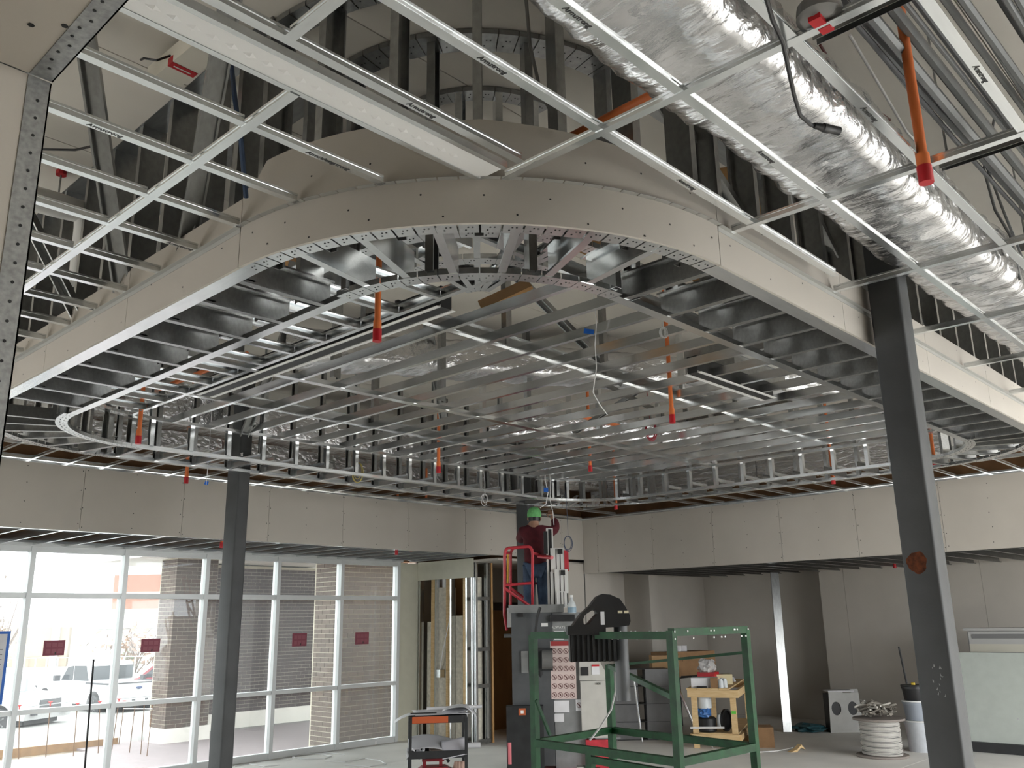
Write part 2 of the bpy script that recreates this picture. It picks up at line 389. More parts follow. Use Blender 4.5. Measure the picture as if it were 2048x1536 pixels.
RUST = mat('rust', (.10, .025, .006), .9, noise=.5, nscale=40)
p = atx(1834, 1125, 5.30); b = MB(); q = []
for k in range(22): a = 2*PI*k/22; rr_ = .056*(1+.07*math.sin(3*a+1)+.05*math.sin(7*a)); q.append((-.0865, p.y-1.82+rr_*math.cos(a), p.z+rr_*1.1*math.sin(a)))
b.add(q, [tuple(range(22))]).build('rust_spot', RUST, cB, label='round rust brown spot')
p = atx(1878, 1360, 5.30); b = MB()
random.seed(3)
for k in range(16):
    y = p.y-1.82+random.uniform(-.025, .03); z = p.z+random.uniform(-.09, .08); l = random.uniform(.006, .02)
    b.add([(-.0866, y, z), (-.0866, y+random.uniform(.002, .008), z+.003), (-.0866, y+random.uniform(-.008, .008), z+l)], [(0, 1, 2)])
b.build('paint_scratches', mat('bare_scratch', (.35, .36, .36), .6), cB, kind='stuff')
# ================================================================ CLOUD
ox0, ox1, oy0, oy1, oR = 1.945, 10.86, 1.955, 8.85, 1.62
ix0, ix1, iy0, iy1, iR = 2.60, 10.18, 2.62, 8.13, .96
def corners(x0, x1, y0, y1, R): return [((x0+R, y0+R), PI, 'near'), ((x1-R, y0+R), 1.5*PI, 'right'), ((x1-R, y1-R), 0, 'far'), ((x0+R, y1-R), PI/2, 'left')]
cf = thing('cloud_fascia', 'curved drywall fascia of the hanging rounded ceiling cloud', 'fascia')
def band(name, poly, z0, z1, t, parent, m, ztop=None):
    """vertical band following a list of plan points; t = thickness towards the inside (left normal)"""
    n = len(poly); vs = []; 
    for i, p in enumerate(poly):
        a = Vector(poly[max(i-1, 0)]); c = Vector(poly[min(i+1, n-1)]); d = (c-a).normalized(); nn = Vector((-d.y, d.x))
        zt = z1 if ztop is None else ztop(i/(n-1))
        q = Vector(p)+nn*t
        vs += [(p[0], p[1], z0), (p[0], p[1], zt), (q.x, q.y, zt), (q.x, q.y, z0)]
    fs = []
    for i in range(n-1):
        for k in range(4): fs.append((4*i+k, 4*i+(k+1) % 4, 4*(i+1)+(k+1) % 4, 4*(i+1)+k))
    fs += [(0, 1, 2, 3), (4*n-4, 4*n-1, 4*n-2, 4*n-3)]
    return MB().add(vs, fs).build(name, m, parent, smooth=True)
def arcpts(c, R, a0, a1, n): return [(c[0]+R*math.cos(a0+(a1-a0)*i/n), c[1]+R*math.sin(a0+(a1-a0)*i/n)) for i in range(n+1)]
OC = corners(ox0, ox1, oy0, oy1, oR); IC = corners(ix0, ix1, iy0, iy1, iR)
# runs of the outer outline, anticlockwise
def run(a, b, step): 
    a = Vector(a); b = Vector(b); n = max(1, round((b-a).length/step)); return [(a+(b-a)*i/n, a+(b-a)*(i+1)/n) for i in range(n)]
straight = [((ox0+oR, oy0), (ox1-oR, oy0)), ((ox1, oy0+oR), (ox1, oy1-oR)), ((ox1-oR, oy1), (ox0+oR, oy1)), ((ox0, oy1-oR), (ox0, oy0+oR))]
tops = [(3.99, 3.99, 4.00, 3.99, 3.98, 4.0), (4.0,)*4, (4.0,)*6, (3.95, 3.97, 3.98, 3.95)]
for si, (a, b) in enumerate(straight):
    if si in (1, 2): continue
    for k, (p, q) in enumerate(run(a, b, 1.35)):
        d = (q-p).normalized()*.0018; zt = tops[si][k % len(tops[si])]
        band('drywall_panel', [tuple(p+d), tuple(q-d)], ZC-.004, zt, .016, cf, DRY)
for (c, a0, nm) in OC[:1]:
    for h in range(1):
        aa = a0; pts = arcpts(c, oR, aa+.002, aa+PI/2-.002, 28)
        ztop = (lambda u: 3.99+.02*math.sin(u*3)) if nm != 'near' else (lambda u: 4.02 if u < .06 else 4.11+.015*math.sin(u*6) if u < .5 else 4.12-.12*(u-.5)*2)
        band('drywall_panel', pts, ZC-.004, 4, .016, cf, DRY, ztop)
BEADM = mat('dull_angle', (.45, .45, .43), .5, .5)
# wall angle round the cloud at grid height
for si, (a, b) in enumerate(straight):
    if si in (1, 2): continue
    a = Vector((*a, ZA)); b = Vector((*b, ZA)); d = (b-a).normalized(); member('wall_angle', cf, a, b, Vector((d.y, -d.x, 0)), 'l', .026, .026, BEADM)
def wedge(name, R0, R1, da, h, m, wall=.03):
    b = MB(); n = 2; t = .002
    def sec(Ra, Rb, z0, z1):
        vs = []
        for i in range(n+1):
            a = da*i/n
            for (r, z) in ((Ra, z0), (Rb, z0), (Rb, z1), (Ra, z1)): vs.append((r*math.cos(a), r*math.sin(a), z))
        fs = [(4*i+k, 4*i+(k+1) % 4, 4*i+4+(k+1) % 4, 4*i+4+k) for i in range(n) for k in range(4)]+[(0, 1, 2, 3), (4*n, 4*n+3, 4*n+2, 4*n+1)]
        b.add(vs, fs)
    sec(R0, R1, 0, t)
    if wall: sec(R0, R0+t, t, wall); sec(R1-t, R1, t, wall)
    return b.mesh(name, m)
for (c, a0, nm) in OC[:1]:
    me = wedge('angle_segment', oR, oR+.026, PI/2/28-.004, .002, BEADM, 0)
    for k in range(28):
        link('angle_segment', me, cf, Matrix.Translation((c[0], c[1], ZA)) @ Matrix.Rotation(a0+PI/2/28*k, 4, 'Z'))
sc = []
for (c, a0, nm) in OC[:1]:
    for k in range(17):
        a = a0+PI/2*(k+.5+random.uniform(-.3, .3))/17
        for z in ((ZC+.03, 3.95) if k % 2 else (ZC+.12,)):
            sc.append(((c[0]+(oR+.001)*math.cos(a), c[1]+(oR+.001)*math.sin(a), z+random.uniform(-.02, .02)), (math.cos(a), math.sin(a), 0)))
for k in range(14):
    for z in (ZC+.04, 3.92) if k % 2 else (ZC+.15,): sc.append(((ox0-.001, oy0+oR+.15+k*.38+random.uniform(-.04, .04), z+random.uniform(-.02, .02)), (-1, 0, 0)))
for k in range(21):
    for z in (ZC+.05, 3.94) if k % 2 else (ZC+.14,): sc.append(((ox0+oR+.1+k*.38+random.uniform(-.04, .04), oy0-.001, z+random.uniform(-.02, .02)), (0, -1, 0)))
b = MB()
for p, n in sc:
    p = Vector(p); n = Vector(n); a = n.cross(Z)
    b.add([p+n*.0012+(a*math.cos(k*PI/3)+Z*math.sin(k*PI/3))*.0052 for k in range(6)], [(0, 1, 2, 3, 4, 5)])
b.build('screw_heads', SCREW, cf, kind='stuff')
# --- ring framing
rg = thing('cloud_ring_frame', 'galvanised joists and curved tracks around the ceiling cloud edge', 'ceiling frame')
TW = .092
def seg_track(c, R0, R1, a0, n, z, parent, m=GALVB):
    me = wedge('track_segment', R0, R1, PI/2/n-.006, .03, m)
    hb = MB()
    for k in range(n):
        A = a0+PI/2/n*k
        link('track_segment', me, parent, Matrix.Translation((c[0], c[1], z)) @ Matrix.Rotation(A, 4, 'Z'))
        for (rr, da) in ((.32, .3), (.62, .42), (.62, .62)):
            R = R0+(R1-R0)*rr; a = A+PI/2/n*da; hb.tube([(c[0]+R*math.cos(a), c[1]+R*math.sin(a), z-.0012), (c[0]+R*math.cos(a), c[1]+R*math.sin(a), z)], .0048, 5)
    hb.build('punched_holes', SCREW, parent, kind='stuff')
for (c, a0, nm) in OC: seg_track(c, oR-.016-TW, oR-.016, a0, 26, ZC, rg)
for (c, a0, nm) in IC: seg_track(c, iR, iR+TW, a0, 16, ZC, rg)
for a, b in straight:
    a = Vector((*a, ZC)); b = Vector((*b, ZC)); d = (b-a).normalized(); nn = Vector((-d.y, d.x, 0)); o = nn*(.016+TW/2)
    member('track', rg, a+o, b+o, nn, 'u', TW, .032, GALVB, flip=False)
istr = [((ix0+iR, iy0), (ix1-iR, iy0)), ((ix1, iy0+iR), (ix1, iy1-iR)), ((ix1-iR, iy1), (ix0+iR, iy1)), ((ix0, iy1-iR), (ix0, iy0+iR))]
for a, b in istr:
    a = Vector((*a, ZC)); b = Vector((*b, ZC)); d = (b-a).normalized(); nn = Vector((-d.y, d.x, 0))
    member('track', rg, a-nn*.03, b-nn*.03, nn, 'u', .062, .032, GALVB)
JW = .15
def joist(p, q, m=GALV, w=JW, f=.041): member('joist', rg, Vector((*p, ZC+.003+w/2)), Vector((*q, ZC+.003+w/2)), Z, 'c', w, f, m)
ys = [3.77-.396+.396*k for k in range(1, 10)]
for y in ys: joist((ox0+.03, y), (ix0, y), GALV)
xs = [3.65+.403*k for k in range(15)]
for x in xs: joist((x, iy0), (x, oy0+.03), GALV)
for k in range(15): x = 3.62+.4*k; joist((x, oy1-.03), (x, iy1), GALVB, .092, .035)
for k in range(9): y = 3.65+.4*k; joist((ix1, y), (ox1-.03, y), GALV, .092, .035)
for (c, a0, nm) in OC:
    for k in range(1, 7):
        a = a0+PI/2*k/7; ca, sa = math.cos(a), math.sin(a)
        joist((c[0]+(iR+.05)*ca, c[1]+(iR+.05)*sa), (c[0]+(oR-.05)*ca, c[1]+(oR-.05)*sa), GALVB if nm == 'near' else GALV, .15 if nm == 'near' else .092)
        if nm == 'near':
            for R in (iR+.07, oR-.09):
                M = Matrix.Translation((c[0]+R*ca, c[1]+R*sa, ZC+.004)) @ Matrix.Rotation(a, 4, 'Z'); link('clip', boxmesh('clip', (-.02, -.07, 0), (.02, .012, .0025), TEE), rg, M)
# --- stud walls standing on the ring, up to the deck
sw = thing('cloud_stud_walls', 'dark galvanised studs hanging the ceiling cloud from the roof deck', 'stud wall')
def wstud(p, z1, nrm, w=.15, m=GALV, z0=ZC+.02): member('stud', sw, (p[0], p[1], z0), (p[0], p[1], z1), nrm, 'c', w, .041, m)
for y in [3.77-.396+.396*k-.05 for k in range(1, 12)]:
    if y < oy1-oR+.2: wstud((ox0+.11, y), ZD, X)
for x in [3.65+.403*k for k in range(15)]: wstud((x+.05, oy0+.11), ZD, Y)
for (c, a0, nm) in OC:
    for k in range(0, 7):
        a = a0+PI/2*k/6.5+.04; ca, sa = math.cos(a), math.sin(a)
        wstud((c[0]+(oR-.11)*ca, c[1]+(oR-.11)*sa), ZD, (ca, sa, 0), .15)
        if k % 2 == 0 or nm != 'near': wstud((c[0]+(iR+.06)*ca, c[1]+(iR+.06)*sa), ZD if nm == 'near' else ZR+.02, (ca, sa, 0), .092)
for k, y in enumerate(ys): wstud((ix0-.08, y+.06), ZD if k % 2 == 0 else 4.25, X, .15)
for k, x in enumerate(xs): wstud((x+.06, iy0-.06), ZD if k % 2 == 0 else 4.2, Y, .092)
for k in range(15): x = 3.62+.4*k; wstud((x+.06, iy1+.03), ZR if k % 3 else ZD, Y, .062, GALVB)
for k in range(10): y = 3.45+.4*k; wstud((ix1+.03, y+.06), ZR if k % 3 else ZD, X, .062, GALVB)
for k in range(15): x = 3.62+.4*k; wstud((x, oy1-.09), ZD, Y, .062)
for k in range(10): y = 3.45+.4*k; wstud((ox1-.09, y), ZD, X, .062)
for (c, a0, nm) in OC[:1]: seg_track(c, oR-.2, oR-.05, a0, 22, ZD-.035, sw, GALV)
for (c, a0, nm) in IC[:1]:
    seg_track(c, iR, iR+.15, a0, 16, ZD-.035, sw, GALV); seg_track(c, .50, .60, a0, 10, ZD-.035, sw, GALV)
    for k in range(4): a = a0+PI/2*(k+.4)/4; wstud((c[0]+.55*math.cos(a), c[1]+.55*math.sin(a)), ZD, (math.cos(a), math.sin(a), 0), .092, GALVB, 4.15)
for (p, q, nn) in (((ox0+.1, oy0+oR), (ox0+.1, 8), X), ((ix0-.06, iy0+iR), (ix0-.06, 8), X)): member('deck_track', sw, (*p, ZD-.003), (*q, ZD-.003), nn, 'u', .15, .05, GALV, flip=True)
for (p, q, nn) in (((oy0, 0), (0, 0), Y),): pass
for yy, xa in ((oy0+.1, ox0+oR), (iy0-.06, ix0+iR)): member('deck_track', sw, (xa, yy, ZD-.003), (10, yy, ZD-.003), Y, 'u', .15, .05, GALV, flip=False)
# diagonal braces
for (p, q) in (((1.55, 3.0, ZD), (2.02, 4.3, 3.9)), ((1.3, 4.1, ZD), (1.98, 4.95, 3.9)), ((1.2, 5.4, ZD), (2.0, 5.6, 3.9)), ((3.0, 2.2, ZD), (4.3, 2.1, 4.0)), ((4.6, 2.15, ZD), (5.6, 2.1, 4.0)), ((6.2, 2.2, ZD), (7.0, 2.1, 4.0)),
               ((4.2, 6.5, ZD), (4.6, 8.1, 3.9)), ((5.0, 4.8, ZD), (6.3, 4.5, 4.05)), ((6.8, 6.2, ZD), (7.4, 4.9, 4.05)), ((8.4, 4.8, ZD), (7.6, 6.2, 4.05)), ((5.2, 6.0, ZD), (6.2, 6.8, 4.05))):
    member('brace', sw, p, q, (Vector(q)-Vector(p)).cross(Z) if True else X, 'c', .10 if p[0] < 3 else .09, .041, GALV)
for (x, y) in ((4.6, 4.33), (5.8, 4.33), (7.0, 4.33), (8.2, 4.33), (4.2, 5.94), (5.4, 5.94), (6.6, 5.94), (7.8, 5.94), (9.0, 5.94), (4.0, 7.2), (5.6, 7.2), (7.2, 7.2), (8.8, 7.2), (3.5, 4.6), (3.5, 6.4)):
    wstud((x, y), ZD, (1, .3, 0), .092, GALV if x < 7 else GALVB, ZR+.09)
# --- raised tray
ty = thing('cloud_tray_frame', 'parallel bright joists of the raised middle of the ceiling cloud', 'ceiling frame')
def ylim(x):
    lo, hi = iy0+.02, iy1-.01
    for s, cx in ((-1, ix0+iR), (1, ix1-iR)):
        if (x-cx)*s > 0 and abs(x-cx) < iR:
            d = math.sqrt(iR**2-(x-cx)**2); lo = iy0+iR-d+.02; hi = iy1-iR+d-.02
    return lo, hi
k = 0
for k in range(17):
    x = 3.425+.396*k
    if x > ix1-.15: break
    lo, hi = ylim(x); member('joist', ty, (x, lo, ZR+.034), (x, hi, ZR+.034), Z, 'c', .066, .038, GALVB, flip=(k == 0))
for y in [3.0+.398*k for k in range(13)]:
    member('short_joist', ty, (ix0+.03 if y > 3.5 else ix0+.3, y, ZR+.034), (3.42, y, ZR+.034), Z, 'c', .066, .035, GALVB)
for (y, z, wd) in ((5.94, ZR-.001, .07),): member('carrier_track', ty, (ix0+.1, y, z), (ix1-.03, y, z), Y, 'u', wd, .04, GALVB)
for (y, z) in ((4.33, ZR+.12), (7.25, ZR+.12), (3.1, ZR+.12)): member('cross_channel', ty, (3.5, y, z), (ix1-.2, y, z), Z, 'u', .09, .03, GALV)
for (y, z) in ((4.33, ZR+.069), (7.25, ZR+.069)): member('carrier_strip', ty, (3.5, y, z), (ix1-.2, y, z), Y, 'u', .05, .012, GALVB)
for (c, a0, nm) in IC: seg_track(c, iR-.09, iR-.005, a0, 14, ZR, ty)
for (c, a0, nm) in IC[:1]: seg_track(c, .52, .60, a0, 10, ZR, ty)
for a, b in istr:
    a = Vector((*a, ZR)); b = Vector((*b, ZR)); d = (b-a).normalized(); nn = Vector((-d.y, d.x, 0))
    member('edge_track', ty, a+nn*.03, b+nn*.03, nn, 'u', .06, .03, GALVB)
c = IC[0][0]
for k in range(1, 6):
    a = PI+PI/2*k/6; ca, sa = math.cos(a), math.sin(a)
    member('fan_joist', ty, (c[0]+.1*ca, c[1]+.1*sa, ZR+.034), (c[0]+(iR-.05)*ca, c[1]+(iR-.05)*sa, ZR+.034), Z, 'c', .066, .035, GALVB)
# linear slots in the tray
def slot(label, a, b):
    a = Vector(a); b = Vector(b); t = thing('light_slot', label, 'light slot', a); d = (b-a); n = Vector((-d.y, d.x, 0)).normalized()
    o = Vector((0, 0, 0))
    MB().bar(o+Z*.07, d+Z*.07, .09, .14, up=Z).build('housing', BLACKM, t)
    for s in (-1, 1): MB().bar(o+n*s*.062-Z*.002, d+n*s*.062-Z*.002, .034, .004, up=Z).build('flange', WHITE, t)
    for s in (-1, 1): MB().bar(o+n*s*.0475+Z*.004, d+n*s*.0475+Z*.004, .003, .016, up=Z).build('lip', WHITE, t)
slot('long dark light slot with white flanges at the left of the tray', (3.53, 3.86, ZR-.004), (3.53, 6.9, ZR-.004))
p = atz(1385, 745, ZR); q = atz(1525, 800, ZR); slot('short black light slot near the big right column', (p.x, p.y, ZR-.004), (q.x, p.y, ZR-.004))
# ================================================================ SUSPENDED GRID
INK = mat('printed_ink', (.05, .05, .05), .7)
def tee(par, p, q, name='main_tee', w=.038, h=.045, m=TEE):
    p = Vector(p); q = Vector(q); d = (q-p).normalized(); return member(name, par, p, q, Vector((-d.y, d.x, 0)), 'tee', w, h, m)
def brand(par, p, d, size=.030):
    """printed on the underside of a tee, running along d"""
    d = Vector(d).normalized(); M = frame(Vector(p)-Z*.0012, d, Z.cross(d)*-1); text('Armstrong', size, INK, par, M, .25)
gl = thing('ceiling_grid', 'bright metal drywall grid left of the cloud', 'ceiling grid')
yy = [2.76+.406*k for k in range(15)]
for y in yy:
    x1 = ox0 if y > oy0+oR else ox0+oR-math.sqrt(max(0, oR**2-(oy0+oR-y)**2))
    for (a, b) in ((-3, 1.485), (1.525, x1-.01)): tee(gl, (a, y, ZA), (b, y, ZA), 'cross_tee', .036, .042)
tee(gl, (1.505, 2.44, ZA-.002), (1.505, 9.6, ZA-.002), 'main_tee', .040, .045)
tee(gl, (1.32, 2.19, ZA-.002), (1.32, -2, ZA-.002), 'main_tee', .040, .045)
for (px_, py_) in ((205, 265), (625, 325), (660, 335), (355, 495), (225, 610)):
    p = atz(px_, py_, ZA); y = min(yy, key=lambda v: abs(v-p.y)); brand(gl, (p.x, y, ZA), (1, 0, 0))
# wide trim plank with embossed diamonds
pk = thing('ceiling_trim_plank', 'wide white trim plank with embossed diamonds left of the cloud corner', 'trim plank')
MB().box((-2, 2.305, ZA), (2.42, 2.425, ZA+.012)).build('plank', WHITE, pk)
for yv in (2.292, 2.438): MB().box((-2, yv-.012, ZA-.002), (2.43, yv+.012, ZA+.03)).build('edge_rail', TEE, pk)
dm = MB().add([(-.026, 0, 0), (0, -.018, 0), (.026, 0, 0), (0, .018, 0), (0, 0, -.006)], [(0, 1, 4), (1, 2, 4), (2, 3, 4), (3, 0, 4)]).mesh('diamond', WHITE)
for k in range(26): link('diamond', dm, pk, Matrix.Translation((.55+k*.066, 2.365, ZA)))
gr = thing('ceiling_grid', 'grey metal grid under the foil duct at right', 'ceiling grid')
for (y, xa, xb) in ((2.21, -2, 2.44), (1.83, -2, 4.62), (1.465, -2, 8.2), (1.03, -2, 9), (.645, -2, 9), (.24, -2, 9)): tee(gr, (xa, y, ZA), (xb, y, ZA), 'main_tee', .038, .045)
for x in (2.49, 3.68, 4.85, 6.04, 7.2, 8.4, 9.6):
    y1 = oy0 if x > ox0+oR else oy0+oR-math.sqrt(max(0, oR**2-(ox0+oR-x)**2))
    tee(gr, (x, -1, ZA-.003), (x, y1-.012, ZA-.003), 'cross_tee', .036, .040)
for (px_, py_, y) in ((835, 225, 2.21), (985, 130, 1.83), (1175, 22, 1.465), (1365, 372, 1.83), (1540, 310, 1.465), (1735, 230, 1.03), (1955, 150, .645)):
    p = atz(px_, py_, ZA); brand(gr, (p.x, y, ZA), (1, 0, 0))
for x in (3.0, 5.0, 7.0, 9.0, 11.0):      # short pieces near the far bulkheads
    pass
gf = thing('ceiling_grid', 'metal grid between the cloud and the far bulkheads', 'ceiling grid')
for k in range(24):
    x = 2.2+k*.406; 
    if x < XR-.3: tee(gf, (x, oy1+.03, ZA), (x, YS-.01, ZA), 'cross_tee', .03, .04)
for k in range(23):
    y = -1.0+k*.406
    if y > 1.2: tee(gf, (ox1+.03, y, ZA), (XR-.01, y, ZA), 'cross_tee', .03, .04)
tee(gf, (1.6, 9.7, ZA-.002), (XR-.1, 9.7, ZA-.002), 'main_tee'); tee(gf, (12.0, 1, ZA-.002), (12.0, 9.6, ZA-.002), 'main_tee')
# ================================================================ DUCTS AND SERVICES
def duct(label, p, q, wd, ht, bands=6, seed=1, rnd=.06, amp=.012, nl=110, m=None):
    """foil wrapped box duct, wrinkled wrap with taped seams"""
    random.seed(seed); t = thing('foil_duct', label, 'duct')
    p = Vector(p); q = Vector(q); L = (q-p).length; d = (q-p)/L; sx = Z.cross(d).normalized()
    sec = []
    for cx, cy, a in ((wd/2-rnd, ht/2-rnd, 0), (-wd/2+rnd, ht/2-rnd, PI/2), (-wd/2+rnd, -ht/2+rnd, PI), (wd/2-rnd, -ht/2+rnd, 1.5*PI)):
        for i in range(5): sec.append((cx+rnd*math.cos(a+i*PI/8), cy+rnd*math.sin(a+i*PI/8)))
        nx = {0: (-wd/2+rnd, ht/2), PI/2: (-wd/2, -ht/2+rnd), PI: (wd/2-rnd, -ht/2), 1.5*PI: (wd/2, ht/2-rnd)}[a]; l = sec[-1]
        for i in range(1, 9): sec.append((l[0]+(nx[0]-l[0])*i/9, l[1]+(nx[1]-l[1])*i/9))
    n = len(sec); vs = []; N = nl; ph = [random.uniform(0, 6) for _ in range(12)]
    from mathutils import noise as mn
    for i in range(N+1):
        s = L*i/N
        puff = .022*abs(math.sin(PI*s*bands/L))
        for (u, v) in sec:
            r = math.hypot(u, v); nz = mn.noise(Vector((s*9+seed*10, u*5, v*5)))*amp*1.3+mn.noise(Vector((s*34, u*9+u*s, v*9)))*amp*.75+mn.ridged_multi_fractal(Vector((s*5+u*4, u*11, v*11+seed)), 1, 2, 3, 1, 2)*amp*.35
            k = 1+(nz+puff)/max(r, .1); vs.append(p+d*s+sx*u*k+Z*v*k)
    fs = [(i*n+k, i*n+(k+1) % n, (i+1)*n+(k+1) % n, (i+1)*n+k) for i in range(N) for k in range(n)]
    MB().add(vs, fs).build('foil_wrap', m or FOIL, t, smooth=True)
    for b in range(1, bands):
        s = L*b/bands; bb = MB(); c = p+d*s
        pts = [c+sx*u*1.012+Z*v*1.012 for (u, v) in sec]; pts.append(pts[0]); 
        bb.add([a-d*.03 for a in pts]+[a+d*.03 for a in pts], [(k, k+1, len(pts)+k+1, len(pts)+k) for k in range(len(pts)-1)]); bb.build('tape_band', FOIL, t, smooth=True)
    return t
duct('large crumpled foil duct crossing the top right above the grid', (1.0, 1.47, 4.17), (8.6, 1.50, 4.17), .46, .30, 7, 3, nl=260, amp=.016)
duct('foil duct far inside the cloud behind the tray joists', (4.4, 7.1, 4.55), (9.9, 4.1, 4.60), .40, .30, 6, 5)
duct('foil duct along the far left of the cloud above the studs', (2.2, 9.6, 4.45), (12.6, 9.75, 4.45), .5, .45, 8, 8)
duct('foil duct above the right edge of the cloud', (11.6, 9.4, 4.5), (11.6, 2.4, 4.5), .55, .42, 6, 9)
duct('foil duct above the left ring joists', (2.95, 3.9, 4.45), (3.2, 8.6, 4.45), .3, .3, 5, 12)
duct('short foil duct near the far right of the cloud', (7.6, 7.6, 4.35), (10.2, 6.2, 4.35), .36, .3, 3, 14)
mb = thing('metal_duct', 'bare sheet metal duct box above the tray edge', 'duct', (3.15, 4.1, 4.2))
MB().box((-.28, -.55, 0), (.28, .9, .45)).build('body', mat('sheet_metal', (.55, .56, .56), .22, 1, noise=.1, nscale=3), mb)
for yv in (-.55, .18, .9): MB().box((-.30, yv-.012, -.02), (.30, yv+.012, .47)).build('seam_flange', GALVB, mb)
mb = thing('metal_duct', 'grey sheet metal duct stub beside the black slot', 'duct', (7.2, 3.9, 4.05))
MB().box((-.45, -.25, 0), (.5, .25, .4)).build('body', GALV, mb)
MB().box((-.47, -.27, .18), (.52, .27, .21)).build('seam_flange', GALVB, mb)
# white pipe top left, on a red hanger
wp = thing('white_pipe', 'white insulated pipe hanging under the deck at upper left', 'pipe')
WJ = mat('white_jacket', (.70, .70, .68), .6)
a = atz(62, 395, 4.72); b_ = atz(165, 425, 4.72)
MB().tube([a-(b_-a)*2, a, (a+b_)/2, b_, b_+Vector((.05, .02, -.1)), b_+Vector((.06, .03, -.5))], .085, 14).build('jacket', WJ, wp, smooth=True)
h = (a+b_)/2; MB().tube([h+Z*.02, (h.x, h.y, ZD)], .006, 6).build('hanger_rod', GALV, wp)
MB().tube([(h.x, h.y, ZD-.03), (h.x, h.y, ZD-.001)], .035, 8).build('anchor', RED, wp, label='red deck anchor')
# exit-sign like cream board on red fixing, upper left
pb = thing('cable_box', 'cream junction panel with a red stripe under the deck', 'panel', atz(365, 140, 4.80), math.radians(2))
MB().box((-.07, -.22, 0), (.07, .25, .1)).build('panel_body', mat('cream_panel', (.74, .71, .62), .7), pb)
MB().box((-.071, -.03, -.003), (.071, .02, .04)).build('red_stripe', RED, pb); MB().box((-.05, -.008, -.005), (.045, .0, -.0031)).build('strip_mark', WHITE, pb)
MB().tube([(-.07, .0, .05), (-.13, .02, .0), (-.17, .08, .02), (-.15, .16, .06)], .006, 6).build('lead', BLACK, pb, smooth=True)
# sprinkler drops
caps = [((754, 683), 3.62, .5, 'hanging before the left tray slot'), ((276, 888), 3.60, .42, 'at the far left curve of the ring'), ((372, 967), 3.62, .12, 'in front of the far left bulkhead'),
        ((852, 1036), 3.62, .26, 'in front of the middle of the far bulkhead'), ((877, 946), 3.66, .65, 'at the tray edge left of the worker'), ((1345, 846), 3.66, .4, 'in the tray beside the red coil'),
        ((1232, 1019), 3.60, .5, 'above and right of the worker'), ((1667, 968), 3.60, .6, 'on the right ring left of the big column'), ((1853, 366), 3.70, .9, 'large and close at top right'),
        ((1181, 943), 3.80, .03, 'small red cap only at the far tray end'), ((793, 1110), 3.02, .05, 'in the window bay ceiling right of the column'), ((443, 1096), 3.02, .05, 'in the window bay ceiling beside the left column'),
        ((1790, 1136), 2.79, .05, 'in the right bay ceiling left of the big column'), ((1870, 930), 3.66, .05, 'right of the big column at the ring end')]
for (pp, z, L, where) in caps:
    p = atz(*pp, z); up = ZD-.002-.13-z; t = thing('sprinkler_drop', 'orange sprinkler drop with red cap '+where if L > .06 else 'red capped sprinkler stub '+where, 'sprinkler pipe', p, group='sprinkler drops')
    r = .019 if pp[0] != 1853 else .021
    MB().tube([(0, 0, .0), (0, 0, .075)], r*1.42, 12).build('cap', RED, t, smooth=True)
    if L <= .06: MB().tube([(0, 0, .075), (0, 0, up+.13)], r, 12).build('pipe', ORANGE, t, smooth=True)
    if L > .06:
        MB().tube([(0, 0, .074), (0, 0, .13)], r*1.3, 12).build('coupling', ORANGE, t, smooth=True)
        MB().tube([(0, 0, .13), (0, 0, .13+up)], r, 12).build('pipe', ORANGE, t, smooth=True)
def pipe(name, label, cat, pts, r, m, n=8, group=None):
    b = MB(); o = Vector(pts[0]); b.tube([Vector(p)-o for p in pts], r, n); ob = b.build(name, m, smooth=True); ob.location = o; tag(ob, label, cat, group); return ob
pipe('orange_pipe', 'orange pipe run behind the studs at top centre', 'pipe', [atz(1128, 285, 4.25), atz(1360, 165, 4.25)], .03, ORANGE, 12)
for i, (a, b2, wh) in enumerate((((3.9, 6.9, 4.35), (3.9, 8.6, 4.35), 'left'), ((6.2, 7.0, 4.4), (6.2, 9.0, 4.4), 'middle'), ((8.3, 6.6, 4.4), (9.6, 6.6, 4.4), 'right'))): pipe('orange_pipe', 'orange sprinkler branch above the far %s of the tray' % wh, 'pipe', [a, b2], .024, ORANGE)
# conduit rack at top right
cr = thing('conduit_rack', 'rack of grey conduits and cables running into the distance at top right', 'conduit rack')
random.seed(5)
for k in range(22):
    y = .02+k*.052; z = 4.33+.05*(k % 3 == 0)+random.uniform(0, .03); r = random.choice((.012, .016, .02, .026)); dy = random.uniform(-.04, .04)
    pts = [(-1, y, z), (2.5, y+dy*.3, z-.006), (4.5, y+dy, z), (9.5, y+dy, z)]; MB().tube(pts, r, 7).build('conduit', CONDUIT if k % 4 else BLACKM, cr, smooth=True)
for x in (1.6, 3.05, 4.5, 5.95, 7.4):
    member('strut', cr, (x, -.3, 4.24), (x, 1.18, 4.24), X, 'u', .041, .05, GALV)
    hb = MB()
    for k in range(14): hb.box((x-.0218, -.25+k*.1, 4.255), (x-.0206, -.21+k*.1, 4.27))
    hb.build('strut_slots', SCREW, cr, kind='stuff')
    for y in (-.25, 1.14): MB().tube([(x, y, 4.22), (x, y, ZD)], .006, 6).build('rod', GALV, cr)
